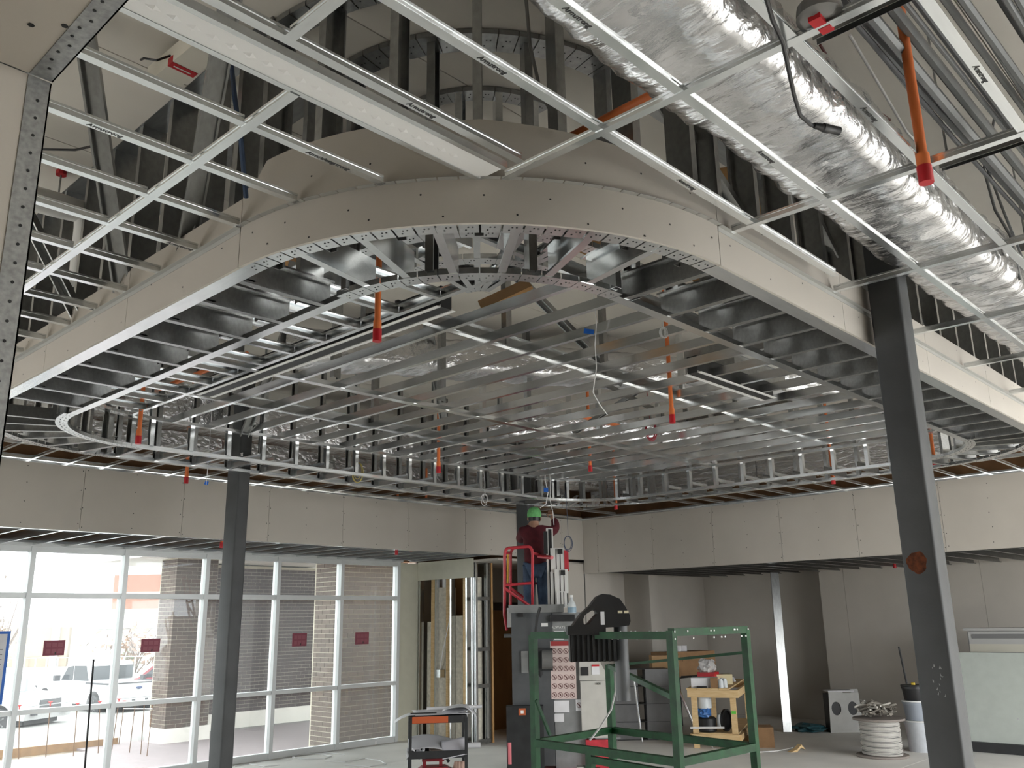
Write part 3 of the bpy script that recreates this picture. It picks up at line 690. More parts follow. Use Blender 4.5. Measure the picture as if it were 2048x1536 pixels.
# hanging black lead with connector
pts = [(1528, -20), (1545, 40), (1566, 85), (1575, 130), (1588, 190), (1600, 230), (1622, 250), (1632, 252)]
lead = thing('black_cable', 'black cable with a plug hanging in front of the foil duct', 'cable', atz(1566, 85, 3.79)); o = Vector(lead.location)
MB().tube([atz(x, y, 3.79)-o for x, y in pts], .0075, 8).build('cord', BLACK, lead, smooth=True)
MB().tube([atz(1628, 251, 3.79)-o, atz(1645, 255, 3.79)-o, atz(1646, 255, 3.79)-o, atz(1658, 258, 3.79)-o, atz(1660, 258, 3.79)-o, atz(1678, 262, 3.79)-o], [.011, .015, .018, .018, .016, .017], 10).build('plug', BLACK, lead, smooth=True)
# grey flexible cables
def cab(label, pts, r=.006, m=CABLE): return pipe('cable', label, 'cable', pts, r, m, 7)
cab('grey armoured cable looping below the orange pipe', [atz(1052, -5, 4.9), atz(1060, 90, 4.7), atz(1080, 180, 4.45), atz(1120, 260, 4.2), atz(1170, 310, 4.05), atz(1215, 330, 3.98), atz(1262, 322, 4.02), atz(1280, 300, 4.1)], .009, mat('armoured_cable', (.3, .3, .29), .4, .7))
cab('thin grey cable under the deck at upper left', [atz(60, 298, 4.9), atz(150, 300, 4.86), atz(195, 290, 4.85), atz(218, 270, 4.9)], .008, BLACK)
cab('dark cable bundle falling beside the studs left of centre', [atz(462, 120, 4.8), atz(470, 200, 4.4), atz(482, 280, 4.1), atz(492, 395, 3.92)], .012, mat('navy_cable', (.02, .05, .12), .5))
cab('bright cable hanging at top right of the conduit rack', [atd(1985, 180, 5.6), atd(1968, 340, 5.6), atd(1990, 420, 5.6), atd(2020, 470, 5.6), atd(2040, 560, 5.6)], .009, CONDUIT)
cab('second bright cable hanging beside the conduit rack', [atd(1995, 200, 5.4), atd(1972, 330, 5.4), atd(2010, 430, 5.4), atd(2046, 520, 5.4)], .008, CONDUIT)
for i, (a, b2) in enumerate((((1700, 70), (1950, 420)), ((1640, 90), (1780, 240)), ((1720, 60), (1990, 330)))):
    cab(('pale', 'red brown', 'thin grey')[i]+' cable sagging above the right grid', [atz(*a, 4.6), atz((a[0]+b2[0])/2-12, (a[1]+b2[1])/2+18, 4.5), atz(*b2, 4.55)], .007, (WCABLE, mat('red_brown_cable', (.12, .02, .015), .5), CABLE)[i])
def coil(label, c, r, n, m, wr=.0028, drop=None, tilt=0):
    t = thing('wire_coil', label, 'wire coil', c)
    random.seed(int(c[0]*100))
    for k in range(n):
        pts = []; rr_ = r*random.uniform(.8, 1.1); ax = random.uniform(-.5, .5)+tilt; off = Vector((random.uniform(-.01, .01), random.uniform(-.01, .01), 0))
        for i in range(19):
            a = 2*PI*i/18; v = Vector((rr_*.55*math.cos(a), 0, rr_*math.sin(a)-rr_)); v.rotate(Matrix.Rotation(ax+FACE, 3, 'Z')); pts.append(v+off)
        MB().tube(pts, wr, 5, False).build('loop', m, t, smooth=True)
    if drop: MB().tube([(0, 0, 0), (.01, .01, drop*.5), (0, .02, drop)], wr, 5).build('tail', m, t, smooth=True)
RW = mat('red_wire', (.35, .01, .03), .5)
coil('red wire coil hanging from the right half of the tray', atd(1300, 842, 9.6), .11, 6, RW, .0035, .35)
coil('blue grey wire coil hanging beside the lift mast', atd(1136, 1072, 11.2), .09, 4, mat('blue_wire', (.05, .07, .12), .5), .003, .55)
coil('white wire coil under the ring left of the worker', atd(970, 988, 11.5), .07, 3, WCABLE, .0035, .3)
coil('white wire coil below the far left ring', atd(391, 912, 9.4), .055, 2, WCABLE, .004, .2)
coil('yellow wire coil on the far studs', atd(716, 925, 10.2), .11, 3, mat('yellow_wire', (.45, .36, .08), .5), .004, .1)
coil('white wire knot at the right inner track', atd(1325, 655, 5.9), .035, 4, WCABLE, .003, .3)
q_ = atd(1188, 600, 6.0)
cab('thin white wire drop at the near side of the tray', [(q_.x, q_.y, ZD-.01), q_, atd(1193, 645, 6.0), atd(1190, 690, 6.0), atd(1193, 735, 6.0), atd(1186, 785, 6.0), atd(1200, 810, 6.05), atd(1215, 830, 6.1)], .0035, WCABLE)
bt = MB().box((-.035, -.0008, -.017), (.035, .0008, .017)).build('tape_flag', BLUE); bt.location = atd(1178, 663, 6.0); bt.rotation_euler = (0, .15, FACE); tag(bt, 'blue tape flag on the thin white wire', 'tape')
bt = MB().box((-.02, -.001, -.02), (.02, .001, .02)).build('tape_flag', BLUE); bt.location = atd(413, 966, 9.61); bt.rotation_euler = (0, .3, FACE); tag(bt, 'small blue tape flag before the far left bulkhead', 'tape'); q_ = atd(413, 966, 9.61); cab('thin wire holding the small blue tape flag', [(q_.x, q_.y, ZD-.01), (q_.x, q_.y, q_.z-.02)], .003, WCABLE)
# scraps and junction boxes inside the framing
random.seed(11)
for i, (x, y, z, s, m, lb) in enumerate(((620, 500, 4.1, .16, CARD, 'brown cardboard sheet lying in the left ring framing'), (560, 520, 4.05, .1, PLY, 'plywood scrap in the left ring framing'), (1010, 590, 4.3, .2, PLY, 'orange plywood blocking beyond the inner arc'), (1205, 500, 4.5, .18, PLY, 'orange plywood piece beyond the arc right'), (1470, 600, 4.05, .16, CARD, 'tan cardboard piece above the right ring joists'), (1410, 560, 4.2, .12, CARD, 'tan blocking above the right ring'), (1480, 400, 4.6, .22, PLY, 'brown plywood panel behind the studs right of centre'))):
    o = MB().box((-s, -.012, -s*.6), (s, .012, s*.6)).build('blocking_board', m); o.location = atz(x, y, z); o.rotation_euler = (.9, .2*i, i*1.1); tag(o, lb, 'board')
# lit safety head at top right (clear cup with red parts)
sh = thing('strobe_head', 'clear round device with red inner parts on the grid at top right', 'alarm device', atz(1640, 35, 3.86))
MB().lathe([(.02, .05), (.07, .04), (.075, .0), (.05, -.02)], 16).build('cup', mat('clear_plastic', (.3, .3, .3), .15), sh, smooth=True)
MB().box((-.05, -.02, -.035), (-.005, .02, -.015)).build('red_block', RED, sh); MB().box((.01, -.025, -.035), (.045, .015, -.015)).build('red_block', RED, sh)
# ================================================================ CLOSET AND DOORWAY BESIDE THE WINDOW
cl = thing('stud_wall', 'open metal stud wall with insulation behind, right of the window', 'stud wall')
SXW = 11.05
for i, y in enumerate((12.72, 12.28, 11.88, 11.48, 11.34)): member('stud', cl, (SXW, y, 0), (SXW, y, 2.78), X, 'c', .092, .035, GALVB)
member('floor_track', cl, (SXW, 12.78, .002), (SXW, 11.3, .002), X, 'u', .094, .03, GALVB); member('top_track', cl, (SXW, 12.78, 2.80), (SXW, 11.3, 2.80), X, 'u', .094, .03, GALVB)
MB().box((SXW-.06, 11.3, 2.74), (SXW-.047, 12.78, 3.07)).build('header_drywall', DRYG, cl)
for k, (x, z0, z1) in enumerate(((SXW+.02, 0, 3.0), (SXW+.28, 0, 3.0))): member('end_stud', cl, (x, 11.30, z0), (x, 11.30, z1), Y, 'c', .05, .05, GALVB)
for z in (.02, .9, 1.5, 2.35): MB().box((SXW+.02, 11.27, z), (SXW+.3, 11.31, z+.06)).build('blocking', GALV, cl)
for i, (y, m, w_) in enumerate(((12.5, WOOD, .045), (12.02, WOOD, .05), (11.65, WOOD, .05), (12.1, WOOD, .04))): MB().box((SXW+.07, y-w_, 0), (SXW+.12, y+w_, 2.95)).build('wood_stud', m, cl)
for i, (y0, y1, z0, z1) in enumerate(((12.55, 12.74, 0, 2.0), (12.1, 12.45, 0, 2.6), (11.7, 11.98, 0, 2.1), (11.4, 11.62, 0, 2.75))):
    b = MB(); n = 9
    for a in range(n):
        pass
    MB().tube([(SXW+.20, (y0+y1)/2, z0), (SXW+.20, (y0+y1)/2, z1)], (y1-y0)/2*1.05, 14).build('insulation_batt', INSUL, cl, smooth=True)
MB().box((SXW+.38, 11.3, 0), (SXW+.42, 12.8, 3.0)).build('sheathing', PLY, cl)
MB().tube([(SXW+.10, 12.2, 0), (SXW+.10, 12.2, 2.8)], .05, 12).build('vent_pipe', WHITE, cl, smooth=True)
MB().box((SXW-.06, 12.25, 1.05), (SXW+.04, 12.15, 1.18)).build('junction_box', GALVB, cl)
MB().tube([(SXW-.02, 12.2, 1.18), (SXW-.04, 12.1, 1.5), (SXW-.03, 11.95, 2.0), (SXW-.02, 11.9, 2.3)], .008, 6).build('loose_wire', WCABLE, cl, smooth=True)
MB().box((SXW+.2, 11.99, .55), (SXW+.23, 12.03, .8)).build('orange_mark', ORANGE, cl)
tg = MB().box((SXW+.35, 11.32, 0), (SXW+.37, 11.6, 3.0)).build('inner_drywall', GALV, cl)
# doorway with raw boards behind
dr = thing('door_1', 'dark doorway lined with raw plywood behind the lift', None, kind='structure')
MB().box((11.4, 12.55, 0), (12.4, 12.6, 2.35)).build('plywood_panel', PLY, dr); MB().box((12.42, 12.5, 0), (14.2, 12.55, 2.2)).build('plywood_panel', PLY, dr)
MB().box((11.3, 12.5, 2.35), (14.3, 12.62, 3.0)).build('header_drywall', DRY, dr)
MB().box((12.40, 12.48, 0), (12.425, 12.51, 2.2)).build('gap_strip', WOOD, dr)
MB().box((14.2, 10.8, 0), (14.3, 12.6, 3.0)).build('side_drywall', DRY, dr)
MB().box((11.0, 10.7, 3.0), (14.3, 12.8, 3.04)).build('closet_ceiling', DRY, dr)
st = thing('metal_stud', 'loose metal stud leaning upright against the right alcove wall', 'stud'); a = atz(1574, 1446, 0)
p0 = Vector((15.55, 15.55*a.y/a.x, 0)); p1 = atx(1549, 1145, 15.9); member('section', st, p0, p1, right, 'c', .15, .04, GALV)
# ================================================================ GREEN CART FRAME
gc = thing('steel_cart_frame', 'green painted square tube cart frame with ribbed black hood', 'cart frame', (*atd(1290, 1300, 6.4).xy, 0)); go = Vector(gc.location)
def g(x, y, D): return atd(x, y, D)-go
A, B, C_, D_ = g(1066, 1268, 6.8), g(1342, 1262, 5.8), g(1490, 1262, 6.4), g(1218, 1328, 7.4)
def flo(v): return Vector((v.x, v.y, .12))
T = .05
def vup(v, z): return Vector((v.x, v.y, z))
zt = 1.888; zl = 1.115
for (v, z) in ((A, zt), (B, zt+.03), (C_, zt+.02), (D_, 1.63)): MB().box((v.x-T/2, v.y-T/2, .12), (v.x+T/2, v.y+T/2, z)).build('post', GREEN, gc)
def railg(p, q, z0, z1=None, nm='rail', w=T): MB().bar(vup(p, z0), vup(q, z1 if z1 is not None else z0), w, w).build(nm, GREEN, gc)
railg(A, B, zt, nm='top_rail'); railg(B, C_, zt+.02, nm='top_rail')
railg(A, B, zl); railg(B, C_, zl); railg(C_, D_, zl); railg(D_, A, zl)
railg(D_, B, 1.62, 1.50, 'brace_rail', .035); railg(D_, C_, 1.62, 1.75, 'brace_rail', .02)
m1 = A+(B-A)*.42; MB().bar(vup(m1, zl-.02), vup(m1, .12), T, T).build('post', GREEN, gc)
railg(m1+Vector((0, 0, 0)), B, zl-.06, zl-.075, 'sliding_rail', .045)
for v in (A, B, C_, D_): 
    MB().tube([(v.x-.02, v.y, .06), (v.x+.02, v.y, .06)], .06, 14).build('caster', BLACK, gc)
for u in (.35, .68): q = A+(B-A)*u; MB().tube([vup(q, zl-.12)-right*.03, vup(q, zl-.12)+right*.03], .014, 8).build('pin', GALVB, gc); 
for (p_, q_) in ((A, B), (B, C_)): pass
random.seed(2); b = MB()
for k in range(26):
    q = A+(B-A)*random.uniform(.45, 1) if k % 2 else B+(C_-B)*random.uniform(0, 1); z = zt+random.choice((-.022, .024)); b.box((q.x-.006, q.y-.03, z-.006), (q.x+.006, q.y-.024, z+.005))
b.build('chipped_paint', WHITE, gc, kind='stuff')
MB().tube([g(1231, 1345, 7.0), g(1232, 1380, 7.0), g(1222, 1420, 6.9), g(1200, 1455, 6.8), g(1180, 1480, 6.7)], .008, 6).build('strap', CABLE, gc, smooth=True)
MB().bar(g(1072, 1400, 6.5), g(1100, 1470, 6.5), .02, .02).build('corner_brace', GREEN, gc)
# black hood with hand slot
hd = thing('machine_hood', 'black plastic hood with a hand slot and ribbed grille on the green frame', 'machine hood', (*atd(1190, 1280, 6.35).xy, 0), FACE)
def hp(x, y): v = atd(x, y, 6.35); v = v-Vector(hd.location); return (v.x*math.cos(-FACE)-v.y*math.sin(-FACE), v.z)
out = [hp(980+x/4.8, 980+y/4.8) for x, y in ((740, 1390), (740, 1310), (790, 1300), (870, 1190), (960, 1110), (1030, 1020), (1075, 998), (1150, 1005), (1240, 1045), (1290, 1120), (1330, 1200), (1335, 1260), (1320, 1300), (1195, 1315), (1100, 1320), (1100, 1390))]
hole = [hp(980+x/4.8, 980+y/4.8) for x, y in ((888, 1240), (905, 1200), (985, 1148), (1020, 1160), (1024, 1190), (940, 1285), (905, 1297), (890, 1280))]
MB().prism(out, -.12, .14, None, [hole]).build('shell', BLACK, hd)
zb = hp(1180, 1322)[1]; zt2 = hp(1180, 1268)[1]; xa = hp(1139, 1290)[0]; xb = hp(1231, 1290)[0]
MB().box((xa, -.06, zb), (xb, .14, zt2)).build('grille_body', BLACK, hd)
for k in range(9): x = xa+(xb-xa)*(k+.3)/9; MB().box((x, -.085, zb), (x+(xb-xa)/9*.45, -.06, zt2)).build('grille_rib', BLACKM, hd)
l = hp(1203, 1235); MB().box((l[0]-.014, -.124, l[1]-.05), (l[0]+.014, -.12, l[1]+.04)).build('label', PAPER, hd)
for x in (1238, 1250): l = hp(x, 1224); MB().box((l[0]-.016, -.125, l[1]-.009), (l[0]+.016, -.12, l[1]+.009)).build('label', mat('cream_label', (.7, .64, .45), .7), hd)
a1 = hp(1243, 1250); b1 = hp(1246, 1400); MB().tube([(a1[0], .05, a1[1]), (a1[0], .05, b1[1])], .05, 14).build('post_tube', mat('grey_tube', (.10, .105, .11), .5), hd, smooth=True)
# ================================================================ MAST LIFT WITH WORKER
LD = 11.3
lf = thing('mast_lift', 'grey and red mast lift carrying the worker', 'lift', (*atd(1090, 1300, LD).xy, 0), FACE)
def lp(x, y, D=LD):
    v = atd(x, y, D)-Vector(lf.location); c, s = math.cos(-FACE), math.sin(-FACE); return Vector((v.x*c-v.y*s, v.x*s+v.y*c, v.z))
def lbox(nm, x0, y0, x1, y1, dn, df, m, par=None, D=LD, **k):
    a = lp(x0, y1, D); b = lp(x1, y0, D); return MB().box((a.x, dn, a.z), (b.x, df, b.z)).build(nm, m, par or lf, **k)
DG = mat('dark_grey_panel', (.085, .09, .095), .45, .2, noise=.2, nscale=4)
LG = mat('grey_panel', (.22, .225, .225), .5, .1, noise=.12)
a = lp(1022, 1225); b = lp(1104, 1225)
MB().box((a.x, 0, .25), (b.x, .5, a.z+.01)).build('mast_housing', DG, lf)
hb_ = lbox('top_plate', 1017, 1208, 1128, 1226, -.02, .55, LG)
a2 = lp(1105, 1225); b2 = lp(1166, 1225); MB().box((a2.x, .02, .15), (b2.x, .45, a2.z)).build('side_housing', LG, lf)
lbox('black_bar', 1100, 1229, 1150, 1243, -.06, .02, BLACK)
ba = lp(1013, 1410); bb = lp(1085, 1410); bx = MB().box((ba.x, -.16, .16), (bb.x, .05, lp(1013, 1408).z)).build('battery_box', BLACKM, lf)
l = lp(1044, 1418); MB().box((l.x-.045, -.165, l.z-.04), (l.x+.045, -.161, l.z+.04)).build('orange_label', mat('orange_label', (.45, .10, .03), .6), bx); MB().box((l.x-.018, -.167, l.z-.02), (l.x+.018, -.1655, l.z+.018)).build('label_mark', WHITE, bx)
lbox('lock_plate', 1043, 1302, 1056, 1345, -.03, 0, LG)
lbox('hook', 1036, 1226, 1046, 1234, -.03, 0, BLACK)
lbox('white_tag', 1083, 1246, 1096, 1253, -.006, .0, WHITE)
MB().tube([lp(1080, 1215)+Vector((0, -.05, 0)), lp(1074, 1235)+Vector((0, -.05, 0)), lp(1071, 1265)+Vector((0, -.04, 0)), lp(1070, 1300)+Vector((0, -.04, 0)), lp(1075, 1340)+Vector((0, -.04, 0))], .018, 8).build('hose', BLACK, lf, smooth=True)
lbox('motor', 1074, 1296, 1104, 1340, -.14, .0, BLACKM)
MB().tube([lp(1083, 1318)+Vector((0, -.14, 0)), lp(1104, 1318)+Vector((0, -.14, 0))], .12, 14).build('motor_drum', mat('grey_motor', (.13, .13, .125), .5), lf, smooth=True)
MB().tube([lp(1080, 1340)+Vector((0, -.05, 0)), lp(1085, 1420)+Vector((0, -.05, 0)), lp(1092, 1500)+Vector((0, -.05, 0))], .04, 8).build('cable_bundle', BLACK, lf, smooth=True)
# warning sheet with prohibition icons
ws = lbox('warning_sheet', 1102, 1282, 1150, 1396, -.006, .018, mat('label_pink', (.62, .50, .47), .7))
lbox('warning_header', 1102, 1282, 1150, 1292, -.010, -.006, mat('label_red', (.30, .03, .03), .6), ws)
ICON = mat('icon_ink', (.13, .05, .045), .7)
ring = MB(); R = .033
for i in range(16):
    a = 2*PI*i/16; c_ = 2*PI*(i+1)/16; ring.add([(R*math.cos(a), 0, R*math.sin(a)), (R*math.cos(c_), 0, R*math.sin(c_)), (R*.8*math.cos(c_), 0, R*.8*math.sin(c_)), (R*.8*math.cos(a), 0, R*.8*math.sin(a))], [(0, 1, 2, 3)])
ring.add([(-.025, 0, .019), (-.019, 0, .025), (.025, 0, -.019), (.019, 0, -.025)], [(0, 1, 2, 3)]).add([(-.006, -.0004, -.012), (.01, -.0004, -.012), (.006, -.0004, .014), (-.008, -.0004, .01)], [(0, 1, 2, 3)])
rme = ring.mesh('prohibition_icon', ICON)
for r_ in range(6):
    for c_ in range(4): p = lp(1108+c_*11.8, 1302+r_*17.2); link('prohibition_icon', rme, ws, Matrix.Translation((p.x, -.0075, p.z)))
p = lp(1117, 1255); text('ALWAYS', .045, WHITE, lf, frame((p.x, .017, p.z), X, Z)); p = lp(1117, 1276); text('WARNING' if False else 'ALWAYS', .04, WHITE, lf, frame((p.x, .017, p.z), X, Z)) if False else None
for (x0, y0, x1, y1) in ((1109, 1262, 1128, 1266), (1109, 1270, 1128, 1273), (1109, 1275, 1128, 1280)): lbox('label_line', x0, y0, x1, y1, .012, .018, PAPER)
for (x0, y0, x1, y1) in ((1106, 1399, 1137, 1422), (1108, 1424, 1126, 1440), (1150, 1397, 1163, 1419)): lbox('notice_label', x0, y0, x1, y1, .012, .018, PAPER)
p = lp(1156.5, 1408); link('prohibition_icon', rme, lf, Matrix.Translation((p.x, .011, p.z)))
# chassis
MB().box((-.42, -.1, .08), (.80, .62, .22)).build('chassis', LIFTRED, lf)
MB().box((lp(1168, 1500).x, -.06, .12), (lp(1212, 1500).x, .5, .55)).build('drive_box', LIFTRED, lf)
for (x, y) in ((-.43, .0), (-.43, .55), (.6, -.02), (.6, .5)): w_ = MB().tube([(x-.04, y, .12), (x+.04, y, .12)], .12, 18).build('wheel', BLACK, lf, smooth=True); MB().tube([(x-.045, y, .12), (x+.045, y, .12)], .05, 12).build('hub', WHITE, w_, smooth=True)
MB().tube([(-.47, -.14, .3), (-.47, -.14, .55)], .03, 8).build('indicator', mat('pink_lens', (.6, .12, .14), .4), lf, smooth=True)
# mast sections
AL = mat('mast_aluminium', (.80, .80, .78), .4, .5)
MD = 11.8
def mbox(nm, x0, y0, x1, y1, dn, df, m, par=None): return lbox(nm, x0, y0, x1, y1, dn+MD-LD, df+MD-LD, m, par, MD)
for i, (x0, y0, x1, y1) in enumerate(((1097, 1050, 1108, 1215), (1103, 1092, 1131, 1142), (1103, 1142, 1119, 1215), (1111, 1137, 1137, 1186), (1114, 1182, 1134, 1215))):
    s_ = mbox('mast_section', x0, y0, x1, y1, -.03*i, .10, AL)
    for k in range(2): xx = x0+(x1-x0)*(.38+.3*k); mbox('groove', xx, y0+2, xx+.8, y1-1, -.03*i-.004, -.03*i, BLACK, s_)
mbox('roller_block', 1117, 1094, 1127, 1105, -.06, .0, BLACK); mbox('roller_block', 1123, 1139, 1131, 1149, -.12, .0, BLACK); mbox('mast_slot', 1131, 1142, 1137, 1210, -.01, .09, BLACK)
mbox('red_guard', 1131, 1097, 1139, 1140, -.04, .05, LIFTRED); mbox('hydraulic_canister', 1089, 1058, 1096, 1105, -.1, -.02, BLACK)
# basket of red tube
BD = 12.15; bk = thing('lift_basket', None, None); bk.parent = lf; del bk
def bp(x, y, D): return lp(x, y, D)
def rtube(nm, pts, r=.02): MB().tube(pts, r, 8).build(nm, LIFTRED, lf, smooth=True)
def loop(x0, x1, D, yb): rtube('guard_loop', [bp(x0, yb, D), bp(x0, 1112, D), bp(x0+1, 1104, D), bp(x0+4, 1098, D), bp(x0+8, 1096, D), bp(x1-8, 1093, D), bp(x1-4, 1095, D), bp(x1-1, 1100, D), bp(x1, 1110, D), bp(x1, yb, D)], .021)
loop(1009, 1065, BD-.3, 1230); loop(1021, 1080, BD+.3, 1230)
rtube('mid_rail', [bp(1010, 1170, BD-.3), bp(1065, 1166, BD-.3)]); rtube('mid_rail', [bp(1021, 1168, BD+.3), bp(1100, 1166, BD+.3)])
rtube('diagonal', [bp(1010, 1177, BD-.3), bp(1060, 1212, BD-.3)]); rtube('diagonal', [bp(1022, 1177, BD+.3), bp(1066, 1208, BD+.3)])
rtube('top_rail', [bp(1011, 1106, BD-.3), bp(1022, 1106, BD+.3)]); rtube('top_rail', [bp(1065, 1106, BD-.3), bp(1080, 1110, BD+.3)])
rtube('mast_arm', [bp(1078, 1113, BD), bp(1104, 1115, BD-.3)], .026); rtube('lower_leg', [bp(1009, 1230, BD-.3), bp(1014, 1260, BD-.3)])
MB().tube([bp(1016, 1103, BD), bp(1015, 1170, BD)], .012, 6).build('yellow_strip', mat('yellow_paint', (.6, .33, .03), .5), lf, smooth=True)
zf = lp(1040, 1268, BD).z; a = lp(1008, 1268, BD); b = lp(1098, 1268, BD); MB().box((a.x, BD-LD-.35, zf-.04), (b.x, BD-LD+.35, zf)).build('platform_floor', LG, lf)
lbox('id_plate', 1014, 1215, 1022, 1255, .3, .32, WHITE)
# bottle on the top plate
bo = thing('plastic_bottle', 'clear plastic spray bottle standing on the lift top plate', 'bottle', lf.matrix_world @ lp(1144, 1226) if False else (0, 0, 0))
v = atd(1144, 1227, LD-.05); bo.location = v
CP = mat('bottle_plastic', (.62, .66, .68), .25, noise=.1)
MB().lathe([(.035, 0), (.055, .01), (.057, .09), (.045, .13), (.018, .17), (.017, .2)], 16).build('body', CP, bo, smooth=True); MB().lathe([(.055, .012), (.0575, .02), (.0575, .075), (.055, .08)], 16).build('label', mat('bottle_blue', (.22, .32, .40), .4), bo, smooth=True); MB().lathe([(.02, .2), (.02, .225), (.016, .23)], 12).build('cap', WHITE, bo, smooth=True)
# ---------------------------------------------------------------- worker
wk = thing('person', 'worker in dark red jacket, jeans and green cap reaching into the ceiling', 'person', (*atd(1074, 1266, BD).xy, atd(1074, 1266, BD).z), FACE)
SKIN = mat('skin', (.42, .24, .16), .55); JACK = mat('maroon_cloth', (.085, .008, .014), .85, noise=.25, nscale=12, bump=.3, bscale=20); JEAN = mat('denim', (.045, .075, .13), .85, noise=.35, nscale=10, bump=.3, bscale=25); CAPM = mat('green_knit', (.16, .48, .17), .85, noise=.15, nscale=40, bump=.3, bscale=90)
def skin(name, m, parent, pts, edges, rad, root=0, sub=2):
    me = bpy.data.meshes.new(name); me.from_pydata([tuple(p) for p in pts], edges, []); me.update(); me.materials.append(m)
    o = link(name, me, parent); md = o.modifiers.new('skin', 'SKIN')
    for i, sv in enumerate(me.skin_vertices[0].data):
        r = rad[i]; sv.radius = r if isinstance(r, tuple) else (r, r); sv.use_root = (i == root)
    md.use_smooth_shade = True; sd = o.modifiers.new('sub', 'SUBSURF'); sd.levels = sub; sd.render_levels = sub
    return o
H = 1.68
P = [(0,0,.90),(0,0,1.08),(0,0,1.24),(0,0,1.38),(0,.01,1.45),(0,.02,1.52),(0,.02,1.60),(0,.02,1.655),   # 0-7 pelvis..head
     (.17,0,1.385),(.30,.06,1.40),(.30,.12,1.53),(.24,.15,1.625),(-.17,0,1.385),(-.21,.15,1.27),(-.10,.28,1.45),(-.03,.30,1.56),
     (.09,0,.86),(.10,.01,.48),(.10,-.02,.09),(.10,.10,.04),(-.09,0,.86),(-.10,.02,.48),(-.11,-.02,.09),(-.11,.10,.04)]
Eg = [(0,1),(1,2),(2,3),(3,4),(4,5),(5,6),(6,7),(3,8),(8,9),(9,10),(10,11),(3,12),(12,13),(13,14),(14,15),(0,16),(16,17),(17,18),(18,19),(0,20),(20,21),(21,22),(22,23)]
Rd = [(.135,.105),(.125,.095),(.145,.105),(.125,.09),.058,.062,(.078,.095),(.06,.07),.06,.045,.038,.028,.06,.045,.038,.028,.085,.058,.042,.036,.085,.058,.042,.036]
body = skin('body', SKIN, wk, P, Eg, Rd)
sc_ = 1.12
skin('jacket', JACK, wk, [P[0][:2]+(.82,), P[1], P[2], P[3], P[4], P[8], P[9], P[10], (.27,.14,1.58), P[12], P[13], P[14], (-.06,.29,1.50)], [(0,1),(1,2),(2,3),(3,4),(3,5),(5,6),(6,7),(7,8),(3,9),(9,10),(10,11),(11,12)], [(.175,.135),(.165,.125),(.185,.135),(.165,.12),.075,.085,.07,.06,.045,.085,.07,.06,.045])
skin('jeans', JEAN, wk, [P[0], P[16], P[17], P[18], P[20], P[21], P[22]], [(0,1),(1,2),(2,3),(0,4),(4,5),(5,6)], [(.15,.12),.105,.08,.072,.105,.08,.072])
for sgn in (1, -1): skin('boot', BLACK, wk, [(.10*sgn,-.05,.07), (.10*sgn,.03,.06), (.10*sgn,.16,.045)], [(0,1),(1,2)], [.055,.058,.045], sub=1)
MB().lathe([(.098, 1.585), (.102, 1.62), (.096, 1.67), (.07, 1.715), (.03, 1.735), (.004, 1.74)], 18, Matrix.Translation((0, .02, 0))).build('cap', CAPM, wk, smooth=True)
MB().lathe([(.084, 1.53), (.088, 1.56), (.09, 1.59)], 14, Matrix.Translation((0, .015, 0))).build('hair', BLACK, wk, smooth=True)
for sgn in (1, -1): MB().ball((.088*sgn, .02, 1.565), .026, 8, 5, (.5, .8, 1.2)).build('ear', SKIN, wk, smooth=True)
MB().ball((0, .115, 1.565), .016, 8, 5, (.9, 1.2, 1.3)).build('nose', SKIN, wk, smooth=True)
for (hx_, hy_, hz_, sg) in ((.235, .155, 1.64, 1), (-.025, .30, 1.58, -1)):
    for k in range(4):
        x = hx_+(k-1.5)*.017; L = (.06, .07, .066, .05)[k]
        MB().tube([(x, hy_, hz_), (x, hy_+.012, hz_+L*.5), (x, hy_+.035, hz_+L*.85), (x, hy_+.05, hz_+L*.8)], [.0095, .009, .008, .006], 6).build('finger', SKIN, body, smooth=True)
    MB().tube([(hx_-.03*sg, hy_, hz_-.03), (hx_-.05*sg, hy_+.02, hz_), (hx_-.045*sg, hy_+.04, hz_+.03)], [.011, .0095, .007], 6).build('thumb', SKIN, body, smooth=True)
wv = [(atd(1090, 940, BD+.1).x, atd(1090, 940, BD+.1).y, ZD-.01), atd(1090, 940, BD+.1), atd(1090, 960, BD+.1), atd(1096, 985, BD+.1), atd(1092, 1008, BD+.1), atd(1080, 1016, BD+.1)]
cab('white wire looping down to the worker hands', wv, .006, WCABLE); cab('second white wire at the worker hands', [(atd(1100, 960, BD+.1).x, atd(1100, 960, BD+.1).y, ZD-.01), atd(1100, 960, BD+.1), atd(1100, 1000, BD+.1), atd(1106, 1025, BD+.1), atd(1108, 1050, BD+.1)], .005, WCABLE)
bt = MB().box((-.03, -.001, -.03), (.03, .001, .03)).build('tape_flag', BLUE); bt.location = atd(1092, 980, BD+.05); bt.rotation_euler = (0, 0, FACE); tag(bt, 'blue tape flag on the wire above the worker', 'tape')
# pale machine cabinet to the right of the lift
pc = thing('control_cabinet', 'off-white metal control cabinet right of the lift housing', 'cabinet', (*atd(1190, 1400, 11.1).xy, 0), FACE)
s_ = 11.1/F; OW = mat('off_white_metal', (.50, .49, .45), .55, noise=.06)
def cc(x, y): v = atd(x, y, 11.1)-Vector(pc.location); return (v.x*math.cos(-FACE)-v.y*math.sin(-FACE), v.z)
x0, z0 = cc(1163, 1452); x1, z1 = cc(1216, 1362); MB().box((x0, 0, .57), (x1, .45, z1)).build('body', OW, pc)
q = [cc(1160, 1362), cc(1160, 1318), cc(1178, 1318), cc(1198, 1318), cc(1213, 1345), cc(1214, 1362)]; MB().prism(q, .02, .4).build('control_head', OW, pc)
x0, z0 = cc(1163, 1352); x1, z1 = cc(1178, 1335); MB().box((x0, .005, z0), (x1, .021, z1)).build('dark_opening', BLACK, pc)
